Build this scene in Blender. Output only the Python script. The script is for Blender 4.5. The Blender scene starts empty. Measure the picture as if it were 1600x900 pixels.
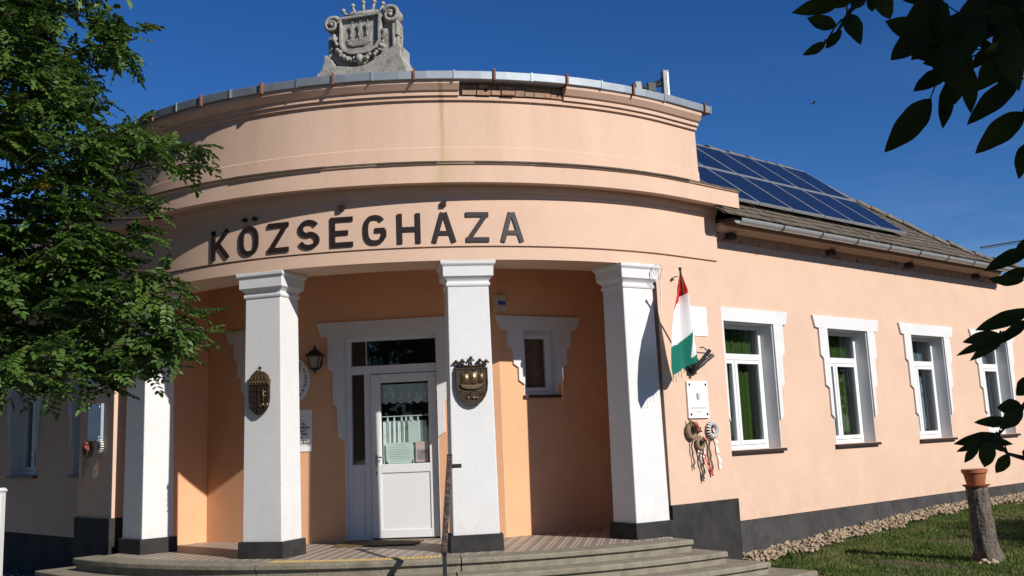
import bpy, bmesh, math, random
from mathutils import Vector, Matrix
R = math.radians
SC = bpy.context.scene
COL = SC.collection
random.seed(7)

# ------------------------------------------------------------------ camera
CAMZ = 1.22                       # eye height above the porch floor (z = 0)
WM = ((0.99911636, 0.04202979, 0.0), (0.00760376, -0.18075379, -0.98349898), (-0.04133625, 0.98262992, -0.18091365))
cam_d = bpy.data.cameras.new('camera'); cam = bpy.data.objects.new('camera', cam_d); COL.objects.link(cam)
cam_d.sensor_width = 36.0; cam_d.lens = 1687.52 / 1600 * 36.0
cam_d.shift_y = -70 / 1600.0
cam_d.clip_start = 0.05; cam_d.clip_end = 4000
cam.matrix_world = Matrix(((*WM[0], 0), (*WM[1], 0), (*WM[2], CAMZ), (0, 0, 0, 1)))
SC.camera = cam

# ------------------------------------------------------------------ light
SUN_AZ, SUN_EL = 45.0, 31.5       # azimuth to the right of the camera's back, elevation
sdir = Vector((math.sin(R(SUN_AZ)) * math.cos(R(SUN_EL)), -math.cos(R(SUN_AZ)) * math.cos(R(SUN_EL)), math.sin(R(SUN_EL))))
world = bpy.data.worlds.new('World'); SC.world = world; world.use_nodes = True
wn = world.node_tree.nodes; wl = world.node_tree.links
sky = wn.new('ShaderNodeTexSky'); sky.sky_type = 'NISHITA'; sky.sun_disc = False
sky.sun_elevation = R(SUN_EL); sky.sun_rotation = math.atan2(sdir.x, sdir.y)
sky.air_density = 1.0; sky.dust_density = 0.0; sky.ozone_density = 5.0; sky.altitude = 1500
bg = wn['Background']; bg.inputs['Strength'].default_value = 0.078
hs = wn.new('ShaderNodeHueSaturation'); hs.inputs['Saturation'].default_value = 1.24; hs.inputs['Hue'].default_value = 0.511
wl.new(sky.outputs[0], hs.inputs['Color'])
# faint high cirrus low in the sky, all round the horizon
tc = wn.new('ShaderNodeTexCoord'); mpw = wn.new('ShaderNodeMapping'); mpw.inputs['Scale'].default_value = (1.2, 1.2, 9.0); mpw.inputs['Rotation'].default_value = (0.10, 0.06, 0); wl.new(tc.outputs['Generated'], mpw.inputs[0])
cn = wn.new('ShaderNodeTexNoise'); cn.inputs['Scale'].default_value = 2.2; cn.inputs['Detail'].default_value = 7; cn.inputs['Roughness'].default_value = 0.62; wl.new(mpw.outputs[0], cn.inputs['Vector'])
cr1 = wn.new('ShaderNodeMapRange'); cr1.inputs['From Min'].default_value = 0.50; cr1.inputs['From Max'].default_value = 0.78; cr1.inputs['To Max'].default_value = 0.16; wl.new(cn.outputs[0], cr1.inputs[0])
sz = wn.new('ShaderNodeSeparateXYZ'); wl.new(tc.outputs['Generated'], sz.inputs[0])
cr2 = wn.new('ShaderNodeMapRange'); cr2.inputs['From Min'].default_value = 0.34; cr2.inputs['From Max'].default_value = 0.12; wl.new(sz.outputs[2], cr2.inputs[0])
cm_ = wn.new('ShaderNodeMath'); cm_.operation = 'MULTIPLY'; wl.new(cr1.outputs[0], cm_.inputs[0]); wl.new(cr2.outputs[0], cm_.inputs[1])
cx_ = wn.new('ShaderNodeMix'); cx_.data_type = 'RGBA'; cx_.inputs[7].default_value = (6.5, 7.2, 8.4, 1); wl.new(cm_.outputs[0], cx_.inputs[0]); wl.new(hs.outputs[0], cx_.inputs[6]); wl.new(cx_.outputs[2], bg.inputs['Color'])
sun_d = bpy.data.lights.new('sun', 'SUN'); sun_d.energy = 5.0; sun_d.angle = R(0.53); sun_d.color = (1.0, 0.945, 0.86)
sun = bpy.data.objects.new('sun', sun_d); COL.objects.link(sun)
sun.rotation_euler = sdir.to_track_quat('Z', 'Y').to_euler(); sun.location = (10, -10, 20)
vs = SC.view_settings; vs.view_transform = 'Standard'; vs.look = 'None'; vs.exposure = 0.19; vs.gamma = 1.0
SC.render.resolution_x = 1024; SC.render.resolution_y = 576
SC.render.engine = 'CYCLES'

# ------------------------------------------------------------------ plan geometry
OX, OY = -1.35, 17.8
DR = Vector((0.72829149, 0.68526747, 0)); DL = Vector((-0.68526747, 0.72829149, 0))
NR = Vector((0.68526747, -0.72829149, 0)); NL = -DR
O3 = Vector((OX, OY, 0))
PHR, PHL, KA = 43.2566, -46.7434, 0.0890
def TR_(s): return PHR + s / KA
def TL_(s): return PHL - s / KA
def nrm(T):
    if T > PHR: return NR.copy()
    if T < PHL: return NL.copy()
    return Vector((math.sin(R(T)), -math.cos(R(T)), 0))
def pt(T, r, z=0.0):
    if T > PHR: p = O3 + NR * r + DR * ((T - PHR) * KA)
    elif T < PHL: p = O3 + NL * r + DL * ((PHL - T) * KA)
    else: p = O3 + nrm(T) * r
    return Vector((p.x, p.y, z))
class Fr:
    """local frame: s to the right, z up, o outwards"""
    def __init__(f, o, n, right=None):
        f.o = Vector(o); f.n = Vector(n).normalized(); f.d = Vector((-f.n.y, f.n.x, 0)).normalized() if right is None else right
        f.u = Vector((0, 0, 1))
    def p(f, s, z, o=0.0): return f.o + f.d * s + f.u * z + f.n * o
def frT(T, r, z=0.0, orient=None):
    n = nrm(T) if orient is None else Vector((math.sin(R(orient)), -math.cos(R(orient)), 0))
    return Fr(pt(T, r, z), n)

# ------------------------------------------------------------------ mesh helper
class MB:
    def __init__(m): m.v = []; m.f = []; m.mi = []; m.cur = 0
    def add(m, pts, faces):
        b = len(m.v); m.v.extend([tuple(p) for p in pts])
        for f in faces: m.f.append(tuple(b + i for i in f)); m.mi.append(m.cur)
    def poly(m, pts): m.add(pts, [tuple(range(len(pts)))])
    def hexa(m, p):   # 8 points: bottom ring 0-3, top ring 4-7
        m.add(p, [(3, 2, 1, 0), (4, 5, 6, 7), (0, 1, 5, 4), (1, 2, 6, 5), (2, 3, 7, 6), (3, 0, 4, 7)])
    def box(m, fr, s0, s1, z0, z1, o0, o1):
        m.hexa([fr.p(s0, z0, o1), fr.p(s1, z0, o1), fr.p(s1, z0, o0), fr.p(s0, z0, o0), fr.p(s0, z1, o1), fr.p(s1, z1, o1), fr.p(s1, z1, o0), fr.p(s0, z1, o0)])
    def prism(m, fr, poly, o0, o1):
        n = len(poly); a = [fr.p(s, z, o1) for s, z in poly]; b = [fr.p(s, z, o0) for s, z in poly]
        area = sum(poly[i][0] * poly[(i + 1) % n][1] - poly[(i + 1) % n][0] * poly[i][1] for i in range(n))
        if area < 0: a.reverse(); b.reverse()
        fs = [tuple(range(n)), tuple(range(2 * n - 1, n - 1, -1))]
        for i in range(n): j = (i + 1) % n; fs.append((i, n + i, n + j, j))
        m.add(a + b, fs)
    def sweep(m, prof, Ts, caps=True):
        k = len(prof); pts = []
        for T in Ts:
            for r, z in prof: pts.append(pt(T, r, z))
        fs = []
        for i in range(len(Ts) - 1):
            for j in range(k):
                j2 = (j + 1) % k
                fs.append((i * k + j, (i + 1) * k + j, (i + 1) * k + j2, i * k + j2))
        if caps:
            fs.append(tuple(range(k))); e = (len(Ts) - 1) * k; fs.append(tuple(e + j for j in range(k - 1, -1, -1)))
        m.add(pts, fs)
    def rings(m, rings, cap=True, close=True):
        n = len(rings[0]); pts = [p for r in rings for p in r]; fs = []
        for i in range(len(rings) - 1):
            for j in range(n if close else n - 1):
                j2 = (j + 1) % n; fs.append((i * n + j, i * n + j2, (i + 1) * n + j2, (i + 1) * n + j))
        if cap:
            fs.append(tuple(range(n - 1, -1, -1))); e = (len(rings) - 1) * n; fs.append(tuple(e + j for j in range(n)))
        m.add(pts, fs)
    def tube(m, pts, rad, n=8, cap=True):
        pts = [Vector(p) for p in pts]; rs = rad if isinstance(rad, (list, tuple)) else [rad] * len(pts)
        rings = []; up = None
        for i, p in enumerate(pts):
            t = (pts[min(i + 1, len(pts) - 1)] - pts[max(i - 1, 0)])
            if t.length < 1e-9: t = Vector((0, 0, 1))
            t.normalize()
            if up is None:
                up = Vector((0, 0, 1)) if abs(t.z) < 0.9 else Vector((1, 0, 0))
            a = up - t * up.dot(t)
            if a.length < 1e-6: a = Vector((1, 0, 0)) - t * t.x
            a.normalize(); b = t.cross(a); up = a
            rings.append([p + (a * math.cos(2 * math.pi * k / n) + b * math.sin(2 * math.pi * k / n)) * rs[i] for k in range(n)])
        m.rings(rings, cap)
    def lathe(m, c, prof, n=16, fr=None):
        c = Vector(c); rings = []
        for r, z in prof: rings.append([c + Vector((r * math.cos(2 * math.pi * k / n), r * math.sin(2 * math.pi * k / n), z)) for k in range(n)])
        m.rings(rings)
    def ball(m, c, r, n=8, k=6, sq=(1, 1, 1), ax=None):
        c = Vector(c); rings = []
        for i in range(k + 1):
            a = math.pi * (i + 0.02) / (k + 0.04) - math.pi / 2; ring = []
            for j in range(n):
                v = Vector((math.cos(a) * math.cos(2 * math.pi * j / n) * sq[0], math.cos(a) * math.sin(2 * math.pi * j / n) * sq[1], math.sin(a) * sq[2])) * r
                if ax is not None: v = ax @ v
                ring.append(c + v)
            rings.append(ring)
        m.rings(rings)
    def merge(m, me, M):
        b = len(m.v)
        for v in me.vertices: m.v.append(tuple(M @ v.co))
        for p in me.polygons: m.f.append(tuple(b + i for i in p.vertices)); m.mi.append(m.cur)

WLOC = {}
def link(o, loc, parent):
    o.location = Vector(loc) - (WLOC[parent] if parent is not None else Vector((0, 0, 0)))
    COL.objects.link(o)
    if parent is not None: o.parent = parent
    WLOC[o] = Vector(loc)
def obj(name, mb, mat, parent=None, smooth=False, bevel=0, kind=None, label=None, angle=None):
    me = bpy.data.meshes.new(name)
    xs = [v[0] for v in mb.v]; ys = [v[1] for v in mb.v]; zs = [v[2] for v in mb.v]
    c = Vector(((min(xs) + max(xs)) / 2, (min(ys) + max(ys)) / 2, min(zs)))
    me.from_pydata([(v[0] - c.x, v[1] - c.y, v[2] - c.z) for v in mb.v], [], mb.f)
    mats = mat if isinstance(mat, (list, tuple)) else [mat]
    for k in mats: me.materials.append(M_[k])
    if len(mats) > 1: me.polygons.foreach_set('material_index', mb.mi)
    if smooth: me.polygons.foreach_set('use_smooth', [True] * len(me.polygons))
    if angle:
        bm = bmesh.new(); bm.from_mesh(me); bmesh.ops.remove_doubles(bm, verts=bm.verts, dist=1e-5)
        for f in bm.faces: f.smooth = True
        for e in bm.edges:
            if len(e.link_faces) == 2 and e.calc_face_angle(0) > R(angle): e.smooth = False
        bm.to_mesh(me); bm.free()
    me.update()
    o = bpy.data.objects.new(name, me); link(o, c, parent)
    if bevel:
        b = o.modifiers.new('bevel', 'BEVEL'); b.width = bevel; b.segments = 2; b.limit_method = 'ANGLE'; b.angle_limit = R(40)
    if kind: o['kind'] = kind
    if label: o['label'] = label
    return o
def thing(name, label, cat, loc=(0, 0, 0), group=None):
    o = bpy.data.objects.new(name, None); o.empty_display_size = 0.2; link(o, loc, None)
    return tag(o, label, cat, group)
def tag(o, label, cat, group=None):
    o['label'] = label; o['category'] = cat
    if group: o['group'] = group
    return o
def text_into(mb, body, size, fr, s, z, o, align='CENTER', bold=0.0, sx=1.0, rot=0.0):
    cu = bpy.data.curves.new('text', 'FONT'); cu.body = body; cu.size = size; cu.align_x = align; cu.align_y = 'CENTER'; cu.extrude = 0.001; cu.resolution_u = 2; cu.offset = bold
    ob = bpy.data.objects.new('text', cu); COL.objects.link(ob)
    dg = bpy.context.evaluated_depsgraph_get(); me = bpy.data.meshes.new_from_object(ob.evaluated_get(dg))
    c, d = math.cos(rot), math.sin(rot)
    xa = fr.d * c + fr.u * d; ya = fr.u * c - fr.d * d; p = fr.p(s, z, o)
    M = Matrix(((xa.x * sx, ya.x, fr.n.x, p.x), (xa.y * sx, ya.y, fr.n.y, p.y), (xa.z * sx, ya.z, fr.n.z, p.z), (0, 0, 0, 1)))
    mb.merge(me, M)
    bpy.data.objects.remove(ob); bpy.data.curves.remove(cu); bpy.data.meshes.remove(me)

# ------------------------------------------------------------------ materials
M_ = {}
def mat(key, col, rough=0.8, var=0.0, scale=6.0, bump=0.0, bscale=60.0, spec=0.3, metal=0.0, col2=None, c2scale=2.0, c2pos=(0.45, 0.7), trans=0.0, stretch=None, bdist=0.004, grain=0.0, dirt=None):
    m = bpy.data.materials.new(key); m.use_nodes = True; M_[key] = m
    n = m.node_tree.nodes; l = m.node_tree.links; b = n['Principled BSDF']
    b.inputs['Roughness'].default_value = rough; b.inputs['Specular IOR Level'].default_value = spec; b.inputs['Metallic'].default_value = metal
    b.inputs['Base Color'].default_value = (*col, 1)
    geo = n.new('ShaderNodeNewGeometry'); src = geo.outputs['Position']
    if stretch:
        mp = n.new('ShaderNodeMapping'); mp.inputs['Scale'].default_value = stretch; l.new(src, mp.inputs[0]); src = mp.outputs[0]
    out = None
    if var:
        nz = n.new('ShaderNodeTexNoise'); nz.inputs['Scale'].default_value = scale; nz.inputs['Detail'].default_value = 6; nz.inputs['Roughness'].default_value = 0.65
        l.new(src, nz.inputs['Vector'])
        rp = n.new('ShaderNodeMapRange'); rp.inputs['From Min'].default_value = 0.3; rp.inputs['From Max'].default_value = 0.7
        rp.inputs['To Min'].default_value = 1 - var; rp.inputs['To Max'].default_value = 1 + var; l.new(nz.outputs[0], rp.inputs[0])
        mx = n.new('ShaderNodeMix'); mx.data_type = 'RGBA'; mx.blend_type = 'MULTIPLY'; mx.inputs[0].default_value = 1
        mx.inputs[6].default_value = (*col, 1); cc = n.new('ShaderNodeCombineColor'); [l.new(rp.outputs[0], cc.inputs[i]) for i in range(3)]
        l.new(cc.outputs[0], mx.inputs[7]); out = mx.outputs[2]
        if col2:
            n2 = n.new('ShaderNodeTexNoise'); n2.inputs['Scale'].default_value = c2scale; n2.inputs['Detail'].default_value = 8; n2.inputs['Roughness'].default_value = 0.7; l.new(src, n2.inputs['Vector'])
            r2 = n.new('ShaderNodeMapRange'); r2.inputs['From Min'].default_value = c2pos[0]; r2.inputs['From Max'].default_value = c2pos[1]; l.new(n2.outputs[0], r2.inputs[0])
            m2 = n.new('ShaderNodeMix'); m2.data_type = 'RGBA'; l.new(r2.outputs[0], m2.inputs[0]); l.new(out, m2.inputs[6]); m2.inputs[7].default_value = (*col2, 1); out = m2.outputs[2]
        if grain:
            ng = n.new('ShaderNodeTexNoise'); ng.inputs['Scale'].default_value = 70; ng.inputs['Detail'].default_value = 3; l.new(geo.outputs['Position'], ng.inputs['Vector'])
            rg = n.new('ShaderNodeMapRange'); rg.inputs['From Min'].default_value = 0.3; rg.inputs['From Max'].default_value = 0.7; rg.inputs['To Min'].default_value = 1 - grain; rg.inputs['To Max'].default_value = 1 + grain; l.new(ng.outputs[0], rg.inputs[0])
            cg = n.new('ShaderNodeCombineColor'); [l.new(rg.outputs[0], cg.inputs[i]) for i in range(3)]
            mg = n.new('ShaderNodeMix'); mg.data_type = 'RGBA'; mg.blend_type = 'MULTIPLY'; mg.inputs[0].default_value = 1; l.new(out, mg.inputs[6]); l.new(cg.outputs[0], mg.inputs[7]); out = mg.outputs[2]
        if dirt:                       # splashed dirt above the ground line: z0, z1, amount, colour
            sx = n.new('ShaderNodeSeparateXYZ'); l.new(geo.outputs['Position'], sx.inputs[0])
            nd = n.new('ShaderNodeTexNoise'); nd.inputs['Scale'].default_value = 4.5; nd.inputs['Detail'].default_value = 9; nd.inputs['Roughness'].default_value = 0.72; l.new(geo.outputs['Position'], nd.inputs['Vector'])
            rz_ = n.new('ShaderNodeMapRange'); rz_.inputs['From Min'].default_value = dirt[1]; rz_.inputs['From Max'].default_value = dirt[0]; l.new(sx.outputs[2], rz_.inputs[0])
            rn = n.new('ShaderNodeMapRange'); rn.inputs['From Min'].default_value = 0.38; rn.inputs['From Max'].default_value = 0.66; rn.inputs['To Max'].default_value = dirt[2]; l.new(nd.outputs[0], rn.inputs[0])
            mm = n.new('ShaderNodeMath'); mm.operation = 'MULTIPLY'; l.new(rz_.outputs[0], mm.inputs[0]); l.new(rn.outputs[0], mm.inputs[1])
            md = n.new('ShaderNodeMix'); md.data_type = 'RGBA'; l.new(mm.outputs[0], md.inputs[0]); l.new(out, md.inputs[6]); md.inputs[7].default_value = (*dirt[3], 1); out = md.outputs[2]
        l.new(out, b.inputs['Base Color'])
    if bump:
        nb = n.new('ShaderNodeTexNoise'); nb.inputs['Scale'].default_value = bscale; nb.inputs['Detail'].default_value = 4; l.new(geo.outputs['Position'], nb.inputs['Vector'])
        bp = n.new('ShaderNodeBump'); bp.inputs['Strength'].default_value = bump; bp.inputs['Distance'].default_value = bdist; l.new(nb.outputs[0], bp.inputs['Height']); l.new(bp.outputs[0], b.inputs['Normal'])
    if trans:
        tr = n.new('ShaderNodeBsdfTranslucent'); 
        if out is not None: l.new(out, tr.inputs[0])
        else: tr.inputs[0].default_value = (*col, 1)
        ms = n.new('ShaderNodeMixShader'); ms.inputs[0].default_value = trans
        l.new(b.outputs[0], ms.inputs[1]); l.new(tr.outputs[0], ms.inputs[2]); l.new(ms.outputs[0], n['Material Output'].inputs[0])
    return m
def glass(key, tint=(0.9, 0.95, 0.95)):
    m = bpy.data.materials.new(key); m.use_nodes = True; M_[key] = m
    n = m.node_tree.nodes; l = m.node_tree.links; n.remove(n['Principled BSDF'])
    t = n.new('ShaderNodeBsdfTransparent'); t.inputs[0].default_value = (*tint, 1)
    g = n.new('ShaderNodeBsdfGlossy'); g.inputs['Roughness'].default_value = 0.015
    fr = n.new('ShaderNodeLayerWeight'); fr.inputs[0].default_value = 0.5
    pw = n.new('ShaderNodeMath'); pw.operation = 'POWER'; pw.inputs[1].default_value = 5.0; l.new(fr.outputs['Facing'], pw.inputs[0])
    mul = n.new('ShaderNodeMath'); mul.operation = 'MULTIPLY_ADD'; mul.inputs[1].default_value = 0.95; mul.inputs[2].default_value = 0.05; mul.use_clamp = True
    ms = n.new('ShaderNodeMixShader'); l.new(pw.outputs[0], mul.inputs[0]); l.new(mul.outputs[0], ms.inputs[0]); l.new(t.outputs[0], ms.inputs[1]); l.new(g.outputs[0], ms.inputs[2]); l.new(ms.outputs[0], n['Material Output'].inputs[0])

mat('peach', (0.605, 0.424, 0.322), 0.92, var=0.05, scale=1.6, bump=0.5, bscale=110, grain=0.05, dirt=(0.0, 0.75, 0.35, (0.36, 0.27, 0.21)), spec=0.12, col2=(0.565, 0.40, 0.305), c2scale=0.9, c2pos=(0.5, 0.78), bdist=0.006)
mat('peach_worn', (0.605, 0.424, 0.322), 0.92, var=0.06, scale=1.2, bump=0.5, bscale=110, grain=0.05, spec=0.12, col2=(0.53, 0.36, 0.265), c2scale=1.4, c2pos=(0.52, 0.85), stretch=(1, 1, 0.12), bdist=0.006)
def stain(key, marks):
    m = M_[key]; n = m.node_tree.nodes; l = m.node_tree.links; b = n['Principled BSDF']; src = b.inputs['Base Color'].links[0].from_socket
    g = n.new('ShaderNodeNewGeometry'); sx = n.new('ShaderNodeSeparateXYZ'); l.new(g.outputs['Position'], sx.inputs[0])
    nz = n.new('ShaderNodeTexNoise'); nz.inputs['Scale'].default_value = 5; nz.inputs['Detail'].default_value = 5; l.new(g.outputs['Position'], nz.inputs['Vector'])
    for x0, w, z0, z1, amt, col in marks:
        wob = n.new('ShaderNodeMath'); wob.operation = 'MULTIPLY_ADD'; wob.inputs[1].default_value = w * 1.5; wob.inputs[2].default_value = -x0 - w * .75; l.new(nz.outputs[0], wob.inputs[0])
        ad = n.new('ShaderNodeMath'); ad.operation = 'ADD'; l.new(sx.outputs[0], ad.inputs[0]); l.new(wob.outputs[0], ad.inputs[1])
        ab = n.new('ShaderNodeMath'); ab.operation = 'ABSOLUTE'; l.new(ad.outputs[0], ab.inputs[0])
        mr = n.new('ShaderNodeMapRange'); mr.inputs['From Min'].default_value = 0; mr.inputs['From Max'].default_value = w; mr.inputs['To Min'].default_value = amt; mr.inputs['To Max'].default_value = 0; mr.interpolation_type = 'SMOOTHSTEP'; l.new(ab.outputs[0], mr.inputs[0])
        zr = n.new('ShaderNodeMapRange'); zr.inputs['From Min'].default_value = z0; zr.inputs['From Max'].default_value = z1; zr.inputs['To Min'].default_value = .25; zr.inputs['To Max'].default_value = 1; l.new(sx.outputs[2], zr.inputs[0])
        mu = n.new('ShaderNodeMath'); mu.operation = 'MULTIPLY'; l.new(mr.outputs[0], mu.inputs[0]); l.new(zr.outputs[0], mu.inputs[1])
        mx = n.new('ShaderNodeMix'); mx.data_type = 'RGBA'; l.new(mu.outputs[0], mx.inputs[0]); l.new(src, mx.inputs[6]); mx.inputs[7].default_value = (*col, 1); src = mx.outputs[2]
    l.new(src, b.inputs['Base Color'])
stain('peach_worn', [(-.80, .045, 4.5, 5.5, .75, (.33, .22, .15)), (-.78, .16, 5.2, 4.6, .5, (.46, .37, .20)), (-1.95, .12, 4.7, 5.5, .22, (.40, .26, .18)), (-1.2, .09, 4.8, 5.5, .18, (.40, .26, .18)), (.35, .10, 4.8, 5.5, .15, (.40, .26, .18)), (1.3, .12, 4.8, 5.5, .12, (.40, .26, .18)), (-3.2, .15, 4.7, 5.5, .22, (.40, .26, .18))])
mat('peach_porch', (0.66, 0.365, 0.21), 0.92, var=0.05, scale=1.6, bump=0.25, bscale=140, spec=0.12, col2=(0.61, 0.33, 0.19), c2scale=0.9, c2pos=(0.5, 0.78), bdist=0.006)
mat('flaky_shaded', (0.46, 0.27, 0.19), 0.95, var=0.12, scale=6, bump=0.6, bscale=40, spec=0.1, col2=(0.07, 0.05, 0.045), c2scale=9, c2pos=(0.55, 0.62))
mat('white_wall', (0.61, 0.613, 0.617), 0.85, var=0.035, scale=3, bump=0.6, bscale=75, grain=0.045, dirt=(0.1, 0.8, 0.35, (0.42, 0.40, 0.36)), spec=0.2, bdist=0.006)
mat('plinth', (0.026, 0.025, 0.025), 0.9, var=0.3, scale=5, bump=0.5, bscale=80, spec=0.25, col2=(0.045, 0.042, 0.041), c2scale=2.2, bdist=0.008)
mat('plinth_wing', (0.055, 0.053, 0.053), 0.9, var=0.25, scale=3, bump=0.5, bscale=80, spec=0.25, col2=(0.033, 0.032, 0.032), c2scale=3.5, bdist=0.008)
mat('concrete', (0.225, 0.20, 0.155), 0.93, var=0.16, scale=7, bump=0.8, bscale=45, spec=0.15, col2=(0.135, 0.12, 0.09), c2scale=3.0, c2pos=(0.48, 0.72), bdist=0.012)
mat('zinc', (0.30, 0.335, 0.37), 0.6, var=0.10, scale=5, spec=0.5, metal=0.75, bump=0.1, bscale=20)
mat('gutter', (0.52, 0.54, 0.55), 0.4, var=0.10, scale=8, spec=0.5, metal=0.6, bump=0.1, bscale=30)
mat('rust', (0.17, 0.075, 0.045), 0.85, var=0.25, scale=30, col2=(0.30, 0.12, 0.05), c2scale=25)
mat('stone', (0.33, 0.315, 0.285), 0.95, var=0.2, scale=12, bump=0.9, bscale=60, spec=0.15, col2=(0.13, 0.125, 0.115), c2scale=7, c2pos=(0.5, 0.7), bdist=0.01)
mat('bronze', (0.055, 0.040, 0.026), 0.45, var=0.3, scale=25, spec=0.5, metal=0.65, bump=0.4, bscale=90)
mat('bronze_bright', (0.17, 0.115, 0.06), 0.4, var=0.3, scale=30, spec=0.5, metal=0.7)
mat('pvc', (0.68, 0.69, 0.70), 0.35, spec=0.45)
mat('sill', (0.035, 0.022, 0.02), 0.5, spec=0.4)
mat('green_curtain', (0.05, 0.085, 0.013), 0.9, var=0.12, scale=3, stretch=(14, 14, 0.3), trans=0.3)
mat('grey_curtain', (0.14, 0.16, 0.19), 0.9, var=0.15, scale=3, stretch=(14, 14, 0.3))
mat('lace', (0.62, 0.62, 0.60), 0.9, var=0.12, scale=30)
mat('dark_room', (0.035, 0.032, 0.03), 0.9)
mat('floral', (0.20, 0.14, 0.11), 0.9, var=0.3, scale=10, col2=(0.45, 0.25, 0.14), c2scale=14, c2pos=(0.55, 0.7))
mat('letter', (0.020, 0.013, 0.013), 0.45, var=0.3, scale=20, spec=0.4)
mat('brick', (0.30, 0.17, 0.115), 0.95, var=0.3, scale=14, bump=0.8, bscale=50, col2=(0.33, 0.27, 0.2), c2scale=10)
mat('mortar', (0.24, 0.19, 0.14), 0.95, var=0.3, scale=12, bump=0.8, bscale=40)
mat('roof_tile', (0.105, 0.086, 0.066), 0.95, var=0.35, scale=9, bump=0.5, bscale=40, col2=(0.19, 0.16, 0.125), c2scale=6, c2pos=(0.5, 0.75))
mat('ridge_tile', (0.16, 0.14, 0.115), 0.95, var=0.35, scale=11, bump=0.7, bscale=30, col2=(0.10, 0.09, 0.07), c2scale=8)
mat('wood_dark', (0.05, 0.035, 0.03), 0.8, var=0.2)
mat('cell', (0.008, 0.015, 0.042), 0.28, spec=0.35)
mat('alu', (0.45, 0.47, 0.49), 0.45, metal=0.5)
mat('black_metal', (0.018, 0.018, 0.02), 0.55, spec=0.4, var=0.2, scale=30)
mat('rail_paint', (0.035, 0.03, 0.028), 0.7, var=0.3, scale=25, col2=(0.17, 0.11, 0.08), c2scale=24, c2pos=(0.5, 0.6))
mat('antenna', (0.27, 0.29, 0.30), 0.5)
mat('lamp_glass', (0.25, 0.22, 0.17), 0.2, spec=0.5)
mat('marble', (0.80, 0.80, 0.79), 0.35, var=0.04, scale=12)
mat('engrave', (0.40, 0.40, 0.40), 0.7)
mat('sign_white', (0.78, 0.78, 0.79), 0.5)
mat('ink', (0.02, 0.02, 0.022), 0.6)
mat('red', (0.55, 0.025, 0.02), 0.75); mat('flag_white', (0.80, 0.79, 0.80), 0.8); mat('flag_green', (0.012, 0.22, 0.145), 0.75)
for k_, c_ in (('flag_red', (0.55, 0.022, 0.018)), ('flag_white2', (0.78, 0.77, 0.79)), ('flag_green2', (0.008, 0.165, 0.115))): mat(k_, c_, 0.8, trans=0.25)
mat('straw', (0.22, 0.155, 0.095), 0.95, var=0.3, scale=60, bump=0.8, bscale=120)
mat('black_cloth', (0.02, 0.02, 0.02), 0.9); mat('pine', (0.04, 0.07, 0.025), 0.9, var=0.3, scale=40)
mat('ribbon_dark', (0.10, 0.07, 0.05), 0.8); mat('pink', (0.75, 0.45, 0.45), 0.8); mat('flower_red', (0.60, 0.06, 0.09), 0.8)
mat('terracotta', (0.34, 0.115, 0.055), 0.8, var=0.12, scale=10, bump=0.2, bscale=60)
mat('bark', (0.135, 0.11, 0.09), 0.95, var=0.35, scale=9, bump=1.0, bscale=26, stretch=(4, 4, 0.7), col2=(0.045, 0.036, 0.03), c2scale=6, bdist=0.03)
mat('cutwood', (0.42, 0.33, 0.22), 0.9, var=0.2, scale=15)
mat('soil', (0.085, 0.062, 0.042), 0.97, var=0.3, scale=4, bump=1.0, bscale=15, col2=(0.05, 0.055, 0.022), c2scale=1.6, bdist=0.04)
mat('paving', (0.21, 0.20, 0.185), 0.93, var=0.15, scale=6, bump=0.5, bscale=40)
mat('grass', (0.082, 0.128, 0.026), 0.75, var=0.4, scale=3.0, col2=(0.20, 0.165, 0.07), c2scale=1.5, c2pos=(0.48, 0.72), trans=0.25)
mat('pebble', (0.30, 0.235, 0.165), 0.9, var=0.6, scale=11, col2=(0.26, 0.18, 0.11), c2scale=14, c2pos=(0.5, 0.65))
mat('leaf', (0.060, 0.118, 0.020), 0.5, var=0.4, scale=5, spec=0.35, trans=0.3, col2=(0.125, 0.19, 0.03), c2scale=3.0, c2pos=(0.5, 0.75))
mat('leaf_yellow', (0.42, 0.30, 0.03), 0.6, trans=0.3)
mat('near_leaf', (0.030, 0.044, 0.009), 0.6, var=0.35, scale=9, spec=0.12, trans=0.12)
mat('twig', (0.045, 0.035, 0.025), 0.9)
mat('tactile', (0.45, 0.33, 0.13), 0.9, var=0.2, scale=20)
mat('beige_box', (0.48, 0.42, 0.30), 0.6); mat('blue', (0.03, 0.09, 0.35), 0.5)
mat('paper', (0.66, 0.70, 0.66), 0.8, var=0.04, scale=20)
mat('mat_fibre', (0.13, 0.09, 0.05), 0.95, var=0.3, scale=40, bump=0.8, bscale=150)
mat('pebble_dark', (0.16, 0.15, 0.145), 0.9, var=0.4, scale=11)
mat('bluegrey', (0.26, 0.33, 0.42), 0.35, spec=0.5, var=0.08, scale=15)
glass('glass')
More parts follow.
